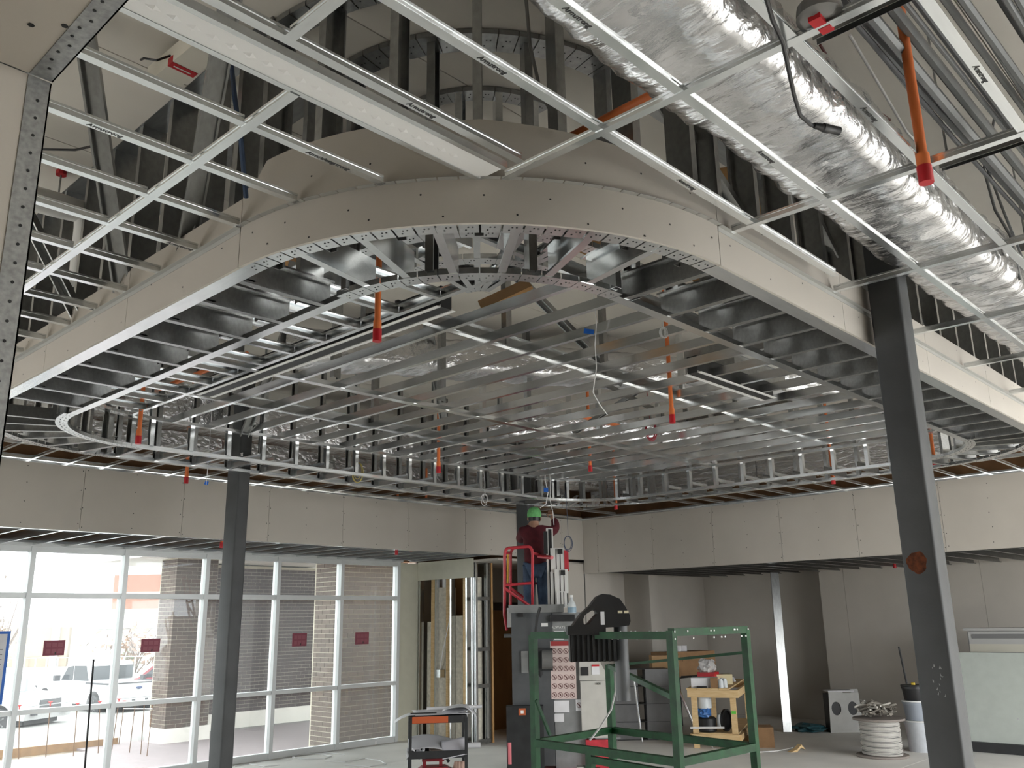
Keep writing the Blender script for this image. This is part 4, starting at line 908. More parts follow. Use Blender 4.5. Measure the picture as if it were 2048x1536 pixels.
x0, z0 = cc(1185, 1350); x1, z1 = cc(1200, 1332); MB().box((x0, .010, z0), (x1, .021, z1)).build('keypad', PAPER, pc); x0, z0 = cc(1185, 1334); x1, z1 = cc(1200, 1330); MB().box((x0, .008, z0), (x1, .0205, z1)).build('keypad_stripe', RED, pc)
for k in range(3): x, z = cc(1193+k*4, 1368); MB().box((x-.007, -.012, z-.012), (x+.007, 0, z+.012)).build('latch', GALVB, pc)
MB().box((cc(1164, 1)[0], .02, .553), (cc(1214, 1)[0], .42, .57)).build('plinth', LG, pc)
# ================================================================ BLACK UTILITY CART
UD = 11.0
uc = thing('utility_cart', 'black two shelf utility cart with drawings on top', 'cart', (*atd(875, 1450, UD).xy, 0), FACE+math.radians(8)); AN = FACE+math.radians(8)
UX, UY = .34, .2
ORT = mat('orange_tape', (.45, .08, .015), .6)
for sx in (-1, 1):
    for sy in (-1, 1):
        MB().box((sx*UX-.018, sy*UY-.018, .1), (sx*UX+.018, sy*UY+.018, .86)).build('post', BLACKM, uc); MB().tube([(sx*UX-.02, sy*UY, .05), (sx*UX+.02, sy*UY, .05)], .05, 12).build('caster', BLACK, uc)
for nm, z in (('top_tray', .80), ('middle_shelf', .40), ('bottom_shelf', .13)):
    b = MB().box((-UX, -UY, z), (UX, UY, z+.01))
    for (a, c_) in (((-UX, -UY-.012), (UX, -UY)), ((-UX, UY), (UX, UY+.012)), ((-UX-.012, -UY), (-UX, UY)), ((UX, -UY), (UX+.012, UY))): b.box((*a, z), (*c_, z+.085))
    b.build(nm, BLACKM, uc)
MB().box((-UX+.02, -UY-.016, .805), (UX*.35, -UY-.012, .88)).build('orange_band', ORT, uc)
def sheet(name, label, loc, rz, wx, wy, z_f, m=PAPER, n=10, th=.0015, cat='paper'):
    vs = []; 
    for i in range(n+1):
        for j in range(n+1): u = i/n-.5; v = j/n-.5; vs.append((u*wx, v*wy, z_f(u, v)))
    N = (n+1); fs = [(i*N+j, (i+1)*N+j, (i+1)*N+j+1, i*N+j+1) for i in range(n) for j in range(n)]
    o = MB().add(vs, fs).build(name, m, smooth=True); o.location = loc; o.rotation_euler = (0, 0, rz); tag(o, label, cat); md = o.modifiers.new('th', 'SOLIDIFY'); md.thickness = th; return o
cl_ = Vector(uc.location)
def on(x, y, z): return cl_+Vector((x*math.cos(AN)-y*math.sin(AN), x*math.sin(AN)+y*math.cos(AN), z))
sheet('drawing_sheet', 'large drawing sheet drooping over the left end of the cart top', on(-.08, 0, .895), AN, .92, .5, lambda u, v: -.16*max(0, -u-.32)**1.2*4.2-.02*v)
sheet('drawing_sheet', 'curled drawing sheet lying across the cart top', on(.05, .02, .91), AN+.12, .7, .42, lambda u, v: .16*max(0, u-.05)**1.5+.02*math.sin(5*v))
sheet('drawing_sheet', 'drawing sheet hanging over the right end of the cart top', on(.28, .05, .925), AN-.1, .42, .42, lambda u, v: .05*math.cos(3*u)-.1*max(0, u-.2)**1.2*3)
ro = MB().tube([(-.35, 0, 0), (.35, 0, 0)], .022, 12).build('drawing_roll', PAPER, smooth=True); ro.location = on(.22, .12, .945); ro.rotation_euler = (0, -.02, AN-.05); tag(ro, 'rolled drawing on the back of the cart top', 'paper roll')
ro = MB().box((-.16, -.01, -.006), (.16, .01, .006)).build('black_bar', BLACK); ro.location = on(-.18, -.14, .915); ro.rotation_euler = (0, 0, AN); tag(ro, 'flat black bar lying on the drawings', 'bar')
sheet('drawing_sheet', 'grey sheet bent up on the cart middle shelf', on(-.05, .05, .46), AN, .62, .34, lambda u, v: .05+.06*math.sin(2+3*u)+.12*v, mat('grey_paper', (.50, .50, .52), .9))
sheet('drawing_sheet', 'stiff brochure leaning at the right of the middle shelf', on(.2, -.12, .50), AN, .30, .2, lambda u, v: .18*v+.05*u, mat('lilac_paper', (.55, .54, .58), .9))
sheet('wrap_sheet', 'crumpled plastic wrap at the left of the middle shelf', on(-.27, -.05, .50), AN, .22, .26, lambda u, v: .07*math.sin(9*u)*math.cos(8*v)-.05, PAPER, cat='wrap')
ro = MB().tube([(-.2, 0, 0), (.2, 0, 0)], .035, 12).build('drawing_roll', PAPER, smooth=True); ro.location = on(.34, .05, .50); ro.rotation_euler = (0, 0, AN); tag(ro, 'short rolled paper sticking out of the middle shelf', 'paper roll')
ro = MB().box((-.15, -.1, 0), (.15, .1, .07)).build('parts_box', mat('brown_box', (.16, .11, .08), .8)); ro.location = on(.06, -.02, .411); ro.rotation_euler = (0, 0, AN+.1); tag(ro, 'flat brown box on the middle shelf', 'box')
tb = thing('tool_box', 'dark red toolbox with a grip handle below the cart shelf', 'toolbox', on(-.02, -.04, .141), AN)
TR = mat('toolbox_red', (.22, .012, .018), .4)
MB().prism([(-.24, 0), (.22, 0), (.22, .10), (.12, .15), (-.17, .15), (-.24, .10)], -.12, .12).build('body', TR, tb); MB().box((-.16, -.02, .15), (-.12, .02, .21)).box((.04, -.02, .15), (.08, .02, .21)).box((-.17, -.022, .205), (.10, .022, .235)).build('handle', TR, tb); MB().tube([(.08, 0, .22), (.13, 0, .24), (.16, 0, .19)], .02, 8).build('latch', BLACK, tb, smooth=True)
gv = thing('work_gloves', 'pale work gloves standing beside the red toolbox', 'gloves', on(.26, -.02, .141), AN)
for k, x in enumerate((-.04, .0, .045)): MB().tube([(x, 0, 0), (x, .0, .12), (x+.01, .0, .19)], [.035, .032, .02], 8).build('glove', mat('glove_pink', (.52, .35, .28), .8), gv, smooth=True)
# ================================================================ WORKBENCH AND CLUTTER
be = thing('workbench', 'pine lumber workbench covered with packaging', 'workbench', (12.86, 8.25, 0)); ex = Vector((.40, -.9165, 0)).normalized(); ey = Vector((.9165, .40, 0)); M0 = Matrix((ex, ey, Z)).transposed().to_4x4(); M0.translation = (12.86, 8.25, 0); be.matrix_world = M0
BW, BL, BH = .74, 2.3, .88
def lum(nm, a, b_): MB().box(a, b_).build(nm, WOOD, be)
for y in (0, BL-.09):
    for x in (0.02, BW-.11): lum('leg', (x, y, 0), (x+.09, y+.04, BH-.09))
    lum('apron', (-.03, y-.04, BH-.12), (BW+.03, y, BH-.005)); lum('stretcher', (0, y-.04, .12), (BW, y, .21))
for x in (-.03, BW-.01): lum('side_rail', (x, 0, BH-.12), (x+.04, BL, BH-.005)); lum('lower_rail', (x, 0, .12), (x+.04, BL, .21))
for k in range(4): lum('top_board', (-.04+k*.17, -.045, BH), (-.04+k*.17+.166, BL, BH+.02))
lum('shelf_board', (.02, 0, .21), (BW-.02, BL, .225))
MB().box((.64, -.003, .52), (.71, -.001, .56)).build('green_mark', mat('green_spray', (.12, .55, .06), .6), be)
def onb(x, y, z): return be.matrix_world @ Vector((x, y, z))
bz = math.atan2(ex.y, ex.x)
def boxon(name, label, x, y, z, sx, sy, sz, m, rz=0, cat='box', top=None):
    o = MB().box((-sx/2, -sy/2, 0), (sx/2, sy/2, sz)).build(name, m); o.location = onb(x, y, z); o.rotation_euler = (0, 0, bz+rz); tag(o, label, cat); return o
zt = BH+.021
boxon('white_carton', 'white flat carton at the front corner of the workbench', .22, .25, zt, .42, .36, .15, PAPER, .1)
boxon('tan_card', 'tan card square leaning on the white carton', .40, .03, zt, .12, .02, .16, CARD, .05, 'card')
boxon('black_pad', 'thin black pad lying on the bench front', .2, .02, zt, .16, .03, .03, BLACK, .1, 'pad')
for k in range(3): o = MB().lathe([(.04, 0), (.043, .01), (.043, .1), (.03, .125), (.03, .14)], 12).build('glass_jar', CP, smooth=True); o.location = onb(.50+.05*(k % 2), .05+.10*k, zt); tag(o, ('first', 'second', 'third')[k]+' clear jar from the bench front edge', 'jar', 'jars on the bench')
boxon('cream_carton', 'cream carton in the middle of the bench', .42, .95, zt, .3, .22, .16, mat('cream_carton', (.66, .58, .36), .8), .3)
boxon('red_pack', 'flat red pack on the back of the bench', .2, .85, zt+.0, .3, .24, .20, RED, -.2, 'pack')
def crumple(name, label, loc, s, m, cat, seed=1, flat=1.0):
    random.seed(seed); from mathutils import noise as mn; bm = bmesh.new(); bmesh.ops.create_icosphere(bm, subdivisions=3, radius=1)
    for v in bm.verts:
        n = mn.noise(v.co*2.3+Vector((seed*7, 0, 0)))*.45+mn.noise(v.co*6+Vector((seed, 0, 0)))*.2; v.co = v.co*(1+n)
    for v in bm.verts: v.co = Vector((v.co.x*s[0], v.co.y*s[1], max(v.co.z, -.8)*s[2]+.8*s[2]))
    me = bpy.data.meshes.new(name); bm.to_mesh(me); bm.free(); me.materials.append(m)
    o = link(name, me); o.location = loc; tag(o, label, cat); return o
crumple('plastic_bag', 'clear crumpled plastic bag on top of the bench', onb(.2, .75, zt+.2), (.16, .14, .12), mat('clear_film', (.52, .51, .50), .3), 'bag', 3)
crumple('debris_heap', 'heap of small packaging at the bench middle', onb(.35, 1.3, zt), (.2, .25, .06), PAPER, 'debris', 5)
crumple('blue_bag', 'blue crumpled bag under the bench front', onb(.2, .12, .45), (.12, .1, .1), mat('blue_film', (.05, .16, .42), .4), 'bag', 6)
o = MB().lathe([(.1, 0), (.12, .01), (.12, .25), (.05, .3), (.05, .33)], 16).build('water_jug', CP, smooth=True); o.location = onb(.2, .15, .58); tag(o, 'clear water jug under the bench top', 'jug')
o = MB().lathe([(.13, 0), (.15, .02), (.15, .2), (.13, .22)], 16).build('dark_pail', BLACKM, smooth=True); o.location = onb(.22, .2, .226); tag(o, 'dark pail on the bench lower shelf', 'pail')
pipe('white_rod', 'white plastic rod across the bench lower shelf', 'rod', [onb(-.02, -.02, .30), onb(.5, .1, .30)], .017, WHITE)
wh = MB().lathe([(.17, -.02), (.17, .02), (.145, .02), (.145, -.02)], 24).build('hoop', BLACK, smooth=True); wh.location = onb(.52, .25, .4); wh.rotation_euler = (PI/2, 0, bz+1.2); tag(wh, 'black cable hoop under the bench', 'hoop')
for k in range(3): o = MB().lathe([(.05, 0), (.055, .02), (.055, .16), (.04, .19), (.04, .2)], 12).build('glass_jar', CP, smooth=True); o.location = onb(.35, .8+.25*k, .226+.3*0); tag(o, ('front', 'middle', 'rear')[k]+' clear jar on the bench lower shelf', 'jar', 'jars under the bench')
boxon('brown_carton', 'brown carton on the floor right of the bench', 1.05, .45, 0, .3, .4, .3, CARD, .2)
boxon('lumber_scrap', 'short lumber offcut on the floor right of the bench', .85, .9, .0, .1, .6, .08, WOOD, .5, 'lumber')
boxon('white_cup', 'small white cube on the floor before the bench', .75, -.12, 0, .07, .07, .1, WHITE, .2, 'cube')
cab('thin white cable curling on the floor before the bench', [onb(.3, -.05, .15), onb(.32, -.12, .03), onb(.5, -.35, .008), onb(.9, -.4, .008), onb(1.3, -.1, .008), onb(1.5, .3, .008)], .006, WCABLE)
sp = atz(1594, 1503, 0); o = MB().prism([(-.14, 0), (-.02, .04), (.06, .10), (.12, .03), (.05, .06), (-.03, 0)], -.05, .05).build('wood_offcut', WOOD); o.location = sp; o.rotation_euler = (0, 0, FACE+.3); tag(o, 'bent wood offcut lying alone on the floor', 'offcut')
# back shelves with cartons (left of the bench)
sh_ = thing('carton_table', 'dark table behind the bench loaded with cartons', 'table', (14.6, 9.75, 0), 0)
for x in (-.7, .7):
    for y in (-.3, .3): MB().box((x-.03, y-.03, 0), (x+.03, y+.03, .93)).build('leg', BLACKM, sh_)
MB().box((-.8, -.38, .93), (.8, .38, .97)).build('top', BLACKM, sh_)
def cart(label, x, y, z, sx, sy, sz, m, rz=0, group=None):
    o = MB().box((-sx/2, -sy/2, 0), (sx/2, sy/2, sz)).build('carton', m); o.location = (x, y, z); o.rotation_euler = (0, 0, rz); tag(o, label, 'carton', group); return o
bgx = cart('long brown cardboard carton on the table behind the bench', 14.75, 9.55, .971, 1.1, .5, .42, CARD, -.35)
text('MILW', .11, mat('carton_print', (.08, .04, .02), .8), bgx, frame((-.32, -.252, .28), X, Z))
lf2 = cart('small light cardboard carton standing at the table end', 13.98, 9.45, .971, .5, .3, .38, mat('light_card', (.36, .225, .11), .85), -.8)
for k in range(2): text('60W', .05, mat('carton_print', (.08, .04, .02), .8), lf2, frame((-.12+.24*k, -.152, .28), X, Z))
for k in range(3): cart(('left', 'middle', 'right')[k]+' small white tub on the long brown carton', 14.5+.13*k, 9.62-.05*k, 1.392, .09, .09, .1, PAPER, .2*k, 'white tubs')
for i in range(2):
    for j in range(4):
        cart('grey strapped carton, %s of the %s stack' % (('bottom', 'second from bottom', 'third from bottom', 'top')[j], ('left', 'right')[i]), 13.15+.36*i, 9.75-.42*i, .01+j*.285, .42, .36, .28, CARDG, -.82, 'strapped printed cartons')
        o = bpy.data.objects[-1] if False else None
for i in range(2):
    st_ = MB(); c_, s2 = math.cos(-.82), math.sin(-.82)
for j in range(5):
    o = MB().box((-.45, -.19, 0), (.45, .19, .008)).build('carton_strap', BLACK); o.location = (13.33, 9.54, .002+j*.285 if j else .001); o.rotation_euler = (0, 0, -.82); tag(o, 'black strap under carton layer %s of the printed stacks' % ('one', 'two', 'three', 'four', 'five')[j], 'strap')
pipe('metal_rod', 'bright metal rod leaning before the dark table', 'rod', [(13.45, 8.95, 1.1), (13.62, 8.6, .02)], .022, GALVB)
pipe('metal_rod', 'shorter bright rod standing before the printed cartons', 'rod', [(12.82, 9.3, 1.0), (12.85, 9.22, .02)], .016, GALVB)
# ================================================================ RIGHT SIDE FLOOR ITEMS
ps = atz(1776, 1516, 0); sp = thing('wire_spool', 'spool of pale wire with a tangle of scrap cable on top', 'wire spool', ps+Vector((.12, .12, 0))); SC = 1.0
SPW = mat('spool_wire', (.50, .48, .45), .55, noise=.1)
for z in (0, .50): MB().lathe([(.36, z), (.365, z+.008), (.365, z+.022), (.36, z+.03)], 30).build('flange', mat('spool_flange', (.22, .19, .17), .7), sp, smooth=True)
MB().lathe([(.255, .03), (.255, .5)], 24).build('core', BLACKM, sp, smooth=True)
pts = []; random.seed(9)
for k in range(40):
    z = .042+k*.0115; r = .275+.004*math.sin(k*2.3)+random.uniform(-.004, .004)
    MB().tube([(r*math.cos(a*PI/9), r*math.sin(a*PI/9), z+.007*math.sin(a*PI/9+k)) for a in range(19)], .0068, 6, False).build('wire_turn', SPW, sp, smooth=True)
tg = thing('scrap_cable_tangle', 'tangled heap of brown grey cable on the wire spool', 'cable heap', ps+Vector((.12, .12, .531))); TC = mat('tangle_cable', (.22, .20, .17), .7)
for k in range(30):
    c0_ = Vector((random.uniform(-.2, .22), random.uniform(-.2, .2), random.uniform(.03, .16))); q = [c0_+Vector((random.uniform(-.11, .11), random.uniform(-.11, .11), random.uniform(-.03, .07))) for _ in range(6)]
    for v in q: v.z = max(v.z, .02)
    MB().tube(q, .014, 6).build('strand', TC if k % 3 else mat('tangle_pale', (.42, .40, .36), .7), tg, smooth=True)
pbk = atz(1838, 1507, 0)+Vector((.25, .05, 0))
def bucket(label, loc, m, h=.42, r=.19, lid=None):
    t = thing('bucket', label, 'bucket', loc, group='stacked buckets'); MB().lathe([(r*.86, 0), (r*.88, .01), (r, h-.03), (r*1.06, h-.03), (r*1.06, h)], 22).build('shell', m, t, smooth=True)
    MB().lathe([(r*1.02, h), (r*1.08, h+.005), (r*1.08, h+.02), (r, h+.022)], 22).build('lid', lid or WHITE, t, smooth=True); return t
PB = mat('white_bucket', (.50, .52, .55), .5, noise=.1); 
b1_ = bucket('white bucket with blue label, bottom of the stack behind the spool', pbk, PB); MB().box((-.09, -.192, .08), (.02, -.17, .2)).build('blue_label', BLUE, b1_)
bucket('grey blue bucket, second of the stack behind the spool', pbk+Z*.443, mat('blue_grey_bucket', (.30, .33, .38), .5), .26, .18)
b3 = bucket('black bucket with yellow plug on top of the stack', pbk+Z*.726, BLACK, .2, .17, BLACK); MB().lathe([(.03, .222), (.03, .25), (.02, .255)], 10).build('yellow_plug', mat('yellow_plug', (.6, .42, .03), .5), b3)
pipe('broom_pole', 'black pole standing beside the bucket stack', 'pole', [pbk+Vector((.25, .1, 0)), pbk+Vector((.20, .22, 1.5))], .015, BLACK)
o = MB().box((-.1, -.1, 0), (.1, .1, .38)).build('red_can', TR); o.location = pbk+Vector((-.02, .42, 0)); o.rotation_euler = (0, 0, .5); tag(o, 'dark red can between spool and buckets', 'can')
cbx = thing('cut_box', 'pale metal enclosure with two round holes by the wall', 'enclosure', Vector((16.05, 7.12, 0)), FACE)
def holed(x0, x1, z1, yA, nm):
    oc = [((x0+x1)/2+.085*math.cos(2*PI*k/18), .40+.115*math.sin(2*PI*k/18)) for k in range(18)]
    MB().prism([(x0, 0), (x1, 0), (x1-.02*(x1 > 0), z1), (x0+.03*(x0 < 0), z1)], yA, yA+.02, None, [oc]).build(nm, mat('pale_metal', (.50, .50, .48), .5, noise=.06), cbx)
holed(-.28, .0, .70, .0, 'front_panel'); holed(.0, .30, .66, .0, 'front_panel')
MB().box((-.26, .021, .0), (.28, .3, .64)).build('dark_interior', BLACK, cbx); MB().prism([(.3, 0), (.42, 0), (.38, .7), (.24, .7)], .3, .33).build('rear_sheet', mat('pale_metal', (.5, .5, .48), .5), cbx); MB().box((-.26, -.005, .68), (.2, .28, .70)).build('torn_top', PAPER, cbx)
crumple('teal_bag', 'teal plastic bag on the floor left of the pale enclosure', Vector((15.9, 7.75, 0)), (.3, .3, .07), mat('teal_film', (.03, .10, .12), .5), 'bag', 8)
# leaning door panel and cabinet at far right
dp = thing('cabinet_unit', 'tall grey cabinet with louvre top at the right wall', 'cabinet', (15.35, 4.15, 0), -PI/2)
DPM = mat('pale_green_panel', (.46, .50, .46), .5, noise=.04); 
a = aty(1905, 1262, 4.2)
MB().box((-.62, .25, 0), (.55, .75, 1.72)).build('carcass', mat('cabinet_grey', (.30, .30, .29), .6), dp); MB().box((-.66, .2, 1.72), (.60, .78, 1.76)).build('top_board', mat('cabinet_top', (.42, .42, .41), .6), dp)
MB().box((-.60, .235, 1.52), (.30, .25, 1.70)).build('louvre_frame', mat('louvre_grey', (.45, .45, .44), .6), dp); MB().box((-.55, .225, 1.60), (.22, .236, 1.67)).build('louvre_slot', mat('louvre_dark', (.18, .18, .18), .6), dp); MB().box((-.6, .225, 1.40), (.32, .25, 1.52)).build('cream_board', mat('cream_board', (.56, .54, .46), .7), dp)
ln = thing('leaning_panel', 'pale green panel leaning against the cabinet at far right', 'panel', (15.0, 4.2, .14), -PI/2)
M1 = Matrix.Rotation(-.16, 4, 'X'); MB().box((-.62, 0, 0), (.42, .03, 1.28), M1).build('sheet', DPM, ln); MB().box((.12, -.004, .33), (.135, .0, .36), M1).build('knob', GALV, ln)
o = MB().box((-.62, -.08, 0), (.5, .14, .139)).build('support_block', BLACKM); o.location = (15.02, 4.2, 0); o.rotation_euler = (0, 0, -PI/2); tag(o, 'dark low skid under the leaning green panel', 'skid')
# ================================================================ WINDOW SIDE BITS
pl = pipe('black_pole', 'thin black pole standing before the window at left', 'pole', [atz(164, 1600, 0), atz(164, 1600, 0)+Vector((-.03, .0, 1.62))], .012, BLACK)
for i, (x0, y0, x1, y1, lb) in enumerate(((85, 1280, 131, 1312, 'leftmost'), (281, 1277, 321, 1305, 'second'), (584, 1266, 614, 1293, 'third'), (710, 1264, 738, 1289, 'rightmost'))):
    a = aty(x0, y1, YW-.012); b = aty(x1, y0, YW-.012); t = thing('window_sticker', '%s of the four maroon warning stickers on the glass' % lb, 'sticker', a, group='maroon stickers on the window')
    wd, ht = b.x-a.x, b.z-a.z; MB().box((0, 0, 0), (wd, .004, ht)).build('sheet', mat('maroon_sticker', (.26, .06, .09), .6), t)
    for k in range(6): x = wd*(.12+.28*(k % 3)); z = ht*(.15 if k < 3 else .55); MB().box((x, -.001, z), (x+wd*.22, 0, z+ht*.28)).build('print_block', mat('sticker_print', (.33, .10, .13), .6), t)
    MB().box((wd*.55, -.002, ht*.06), (wd*.61, -.0005, ht*.22)).build('print_mark', BLACK, t)
nt_ = thing('taped_notice', 'white notice taped with blue tape at the left window edge', 'notice', aty(-40, 1412, YW-.02)); b = aty(22, 1262, YW-.02)-Vector(nt_.location)
MB().box((0, 0, 0), (b.x, .004, b.z)).build('paper', PAPER, nt_); tk = .035
for (p, q) in (((0, -.002, 0), (b.x, 0, tk)), ((0, -.002, b.z-tk), (b.x, 0, b.z)), ((b.x-tk, -.0025, 0), (b.x, -.0005, b.z))): MB().box(p, q).build('tape_strip', BLUE, nt_)
for k in range(9): MB().box((.05, -.001, b.z*.2+k*.06), (b.x-.07, 0, b.z*.2+k*.06+.012)).build('text_line', mat('notice_ink', (.3, .3, .32), .8), nt_)
def floor_loop(label, px, m=WCABLE, r=.007):
    cab(label, [atz(x, y, .009) for x, y in px], r, m)
floor_loop('white cable loop on the floor by the window', [(575, 1512), (590, 1506), (640, 1508), (663, 1512), (650, 1517), (610, 1518), (585, 1514), (600, 1509), (660, 1506), (690, 1509)])
floor_loop('wavy white cable on the floor left of the cart', [(650, 1522), (690, 1524), (730, 1517), (760, 1521), (772, 1528), (740, 1533), (690, 1530)])
floor_loop('grey cable curl at the lower left floor', [(470, 1532), (500, 1528), (530, 1533), (560, 1530)])
random.seed(4)
for k in range(7):
    x = 640+k*9; p = atz(x+20, 1499-k*1.6, 0); o = MB().box((-.09, -.03, 0), (.09, .03, .015)).build('wood_scrap', PLY if k % 2 else WOOD); o.location = p; o.rotation_euler = (0, 0, random.uniform(0, 3)); tag(o, 'small wood scrap number %s from the left in the sweepings by the window sill' % ('one two three four five six seven'.split()[k]), 'scrap', 'wood scraps by the sill')
o = MB().lathe([(.03, 0), (.035, .01), (.028, .06), (.01, .065)], 10).build('paper_cup', WHITE); o.location = atz(750, 1489, 0); tag(o, 'small white cup on the window sill corner', 'cup')
# ================================================================ OUTSIDE
ZG = -.75
gv_ = mat('gravel', (.085, .06, .04), .95, col2=(.22, .18, .135), nscale=7, bump=1.0, bscale=14, detail=8)
PAVE = mat('asphalt_pale', (.17, .165, .16), .9, noise=.08, nscale=2)
SLABX = mat('pinkish_slab', (.17, .14, .145), .85, noise=.1, nscale=4, bump=.3, bscale=20)
gd = thing('ground', 'dusty ground and pale car park outside the window', None, kind='structure')
def gquad(name, p, m, thick=.2): MB().add([tuple(v) for v in p]+[(v[0], v[1], v[2]-thick) for v in p], [(0, 1, 2, 3), (7, 6, 5, 4), (0, 4, 5, 1), (1, 5, 6, 2), (2, 6, 7, 3), (3, 7, 4, 0)]).build(name, m, gd)
gquad('gravel_bed', [(-30, 13.2, ZG), (40, 13.2, ZG), (40, 23, ZG), (-30, 23, ZG)], gv_)
gquad('car_park', [(-60, 23, ZG), (80, 23, ZG), (80, 130, -1.4), (-60, 130, -1.4)], PAVE)
yb = atz(200, 1502, ZG).y
gquad('outer_slab', [(-10, 13.16, ZG+.06), (16, 13.16, ZG+.06), (16, yb-.25, ZG+.06), (-10, yb-.25, ZG+.06)], SLABX, .1)
gquad('outer_slab_right', [(9.0, yb-.2, ZG+.05), (18, yb-.2, ZG+.05), (18, yb+.8, ZG+.05), (9.0, yb+.8, ZG+.05)], SLABX, .1)
gquad('rear_ground', [(-60, -60, -.3), (80, -60, -.3), (80, -7.3, -.3), (-60, -7.3, -.3)], PAVE); gquad('side_ground', [(-60, -7.3, -.3), (-7.3, -7.3, -.3), (-7.3, 13.1, -.3), (-60, 13.1, -.3)], PAVE)
MB().box((-7.2, 12.98, -1.2), (18, 13.15, -.02)).build('foundation', CONC, gd)
for i in range(6):
    x = -8+i*3.0; o = MB().box((0, 0, 0), (2.95, .04, .19)).build('form_board', mat('form_lumber', (.26, .15, .07), .8, noise=.15)); o.location = (x, yb+(.0 if i < 5 else .5), ZG); tag(o, 'pine form board %s along the gravel edge' % ('one two three four five six'.split()[i]), 'board', 'form boards outside')
# brick piers
MORT = mat('mortar', (.42, .39, .31), .95)
def brickmats(base): return [mat('brick_%s_%d' % (base[3], k), tuple(c*f for c in base[:3]), .9, noise=.12, nscale=12) for k, f in enumerate((.88, 1.0, 1.12))]
def pier(label, corner, wx, wy, z0, z1, L, C, base, plinth=True, facex=True, limit=290):
    """brick pier; corner = nearest corner (min x, min y); bricks on the -y and -x faces"""
    t = thing('brick_pier', label, 'brick pier', (corner[0], corner[1], z0)); h = z1-z0; g_ = .012; ms = brickmats(base)
    MB().box((.006, .006, 0), (wx, wy, h)).build('mortar_core', MORT, t)
    fullY = [MB().box((0, 0, 0), (L-g_, .10, C-g_)).mesh('brick', m) for m in ms]; halfY = [MB().box((0, 0, 0), (L/2-g_, .10, C-g_)).mesh('half_brick', m) for m in ms]
    fullX = [MB().box((0, 0, 0), (.10, L-g_, C-g_)).mesh('brick', m) for m in ms]
    halfX = [MB().box((0, 0, 0), (.10, L/2-g_, C-g_)).mesh('half_brick', m) for m in ms]
    items = []; rows = int(h/C)
    for r_ in range(rows):
        off = 0 if r_ % 2 == 0 else -L/2; x = off
        while x < wx-.02:
            if x < -.01: items.append(('h', x+L/2, r_))
            elif x+L > wx+.03: items.append(('h', x, r_)) if x+L/2 <= wx+.03 else None
            else: items.append(('f', x, r_))
            x += L
        if facex:
            y = .106
            if r_ % 2: items.append(('q', y, r_)); y += L/2
            while y+L < wy+.01: items.append(('x', y, r_)); y += L
            if y+L/2 < wy+.01: items.append(('q', y, r_))
    mid = rows*.55; items.sort(key=lambda q: abs(q[2]-mid)); random.seed(1); rest = MB()
    for i, (kd, u, r_) in enumerate(items):
        z = r_*C; k = random.randrange(3)
        if i < limit:
            if kd in 'xq': link('brick' if kd == 'x' else 'half_brick', (fullX if kd == 'x' else halfX)[k], t, Matrix.Translation((-random.uniform(0, .004), u, z)))
            else: link('brick', (fullY if kd == 'f' else halfY)[k], t, Matrix.Translation((u, -random.uniform(0, .004), z)))
        else:
            if kd in 'xq': rest.box((0, u, z), (.1, u+(L if kd == 'x' else L/2)-g_, z+C-g_))
            else: rest.box((u, 0, z), (u+(L if kd == 'f' else L/2)-g_, .1, z+C-g_))
    if rest.v: rest.build('upper_bricks', ms[1], t, kind='stuff')
    if plinth: MB().box((-.04, -.04, -.42), (wx+.04, wy+.04, -.005)).build('plinth', CONC, t)
c1 = atd(341, 1300, 21.5); pier('slim brick pier with pale left face beyond the window, left of the wide one', (c1.x, c1.y), 1.12, .84, -.36, 3.66, .28, .0975, (.078, .054, .042, 'grey'))
c2 = atd(404, 1300, 24.2); pier('wide dark brick pier in the middle beyond the window', (c2.x, c2.y), 3.64, .84, -.33, 3.66, .28, .098, (.052, .033, .032, 'dark'), facex=False)
c3 = atd(672, 1300, 18.0); pier('nearest brick pier with cream joints at the right end of the window', (c3.x, c3.y), 2.24, .84, ZG-.02, 3.66, .28, .0955, (.092, .069, .054, 'warm'), plinth=False)
cp = MB().box((c1.x-.6, c3.y-.4, 3.7), (22, c2.y+2.2, 4.1)).build('porch_canopy', CONC); tag(cp, 'porch canopy slab carried by the brick piers', 'canopy')
# rebar stakes with red caps
SK = []
for i, (x, y, xb, ybm) in enumerate(((39, 1413, 37, 1524), (101, 1406, 91, 1520), (155, 1409, 146, 1518), (200, 1405, 196, 1512), (238, 1400, 223, 1505), (249, 1404, 237, 1493), (271, 1405, 258, 1511), (289, 1405, 281, 1514), (306, 1403, 293, 1518))):
    p = atz(xb, ybm, ZG); D = (p-EYEV).dot(fwd); q = atd(x, y, D); SK.append(q); t = thing('rebar_stake', 'thin rebar stake with red cap, %s from the left outside the window' % ('first second third fourth fifth sixth seventh eighth ninth'.split()[i]), 'stake', p, group='capped rebar stakes')
    MB().tube([(0, 0, 0), q-p], .009, 6).build('bar', KRAFT, t); MB().lathe([(.012, -.06), (.018, 0), (.045, .02), (.045, .035)], 10, Matrix.Translation(q-p)).build('cap', mat('stake_cap', (.65, .03, .03), .5), t)
pipe('cross_bar', 'thin bar tied across the right hand stakes', 'bar', [SK[5]-Z*.15, SK[8]-Z*.15], .012, CABLE)
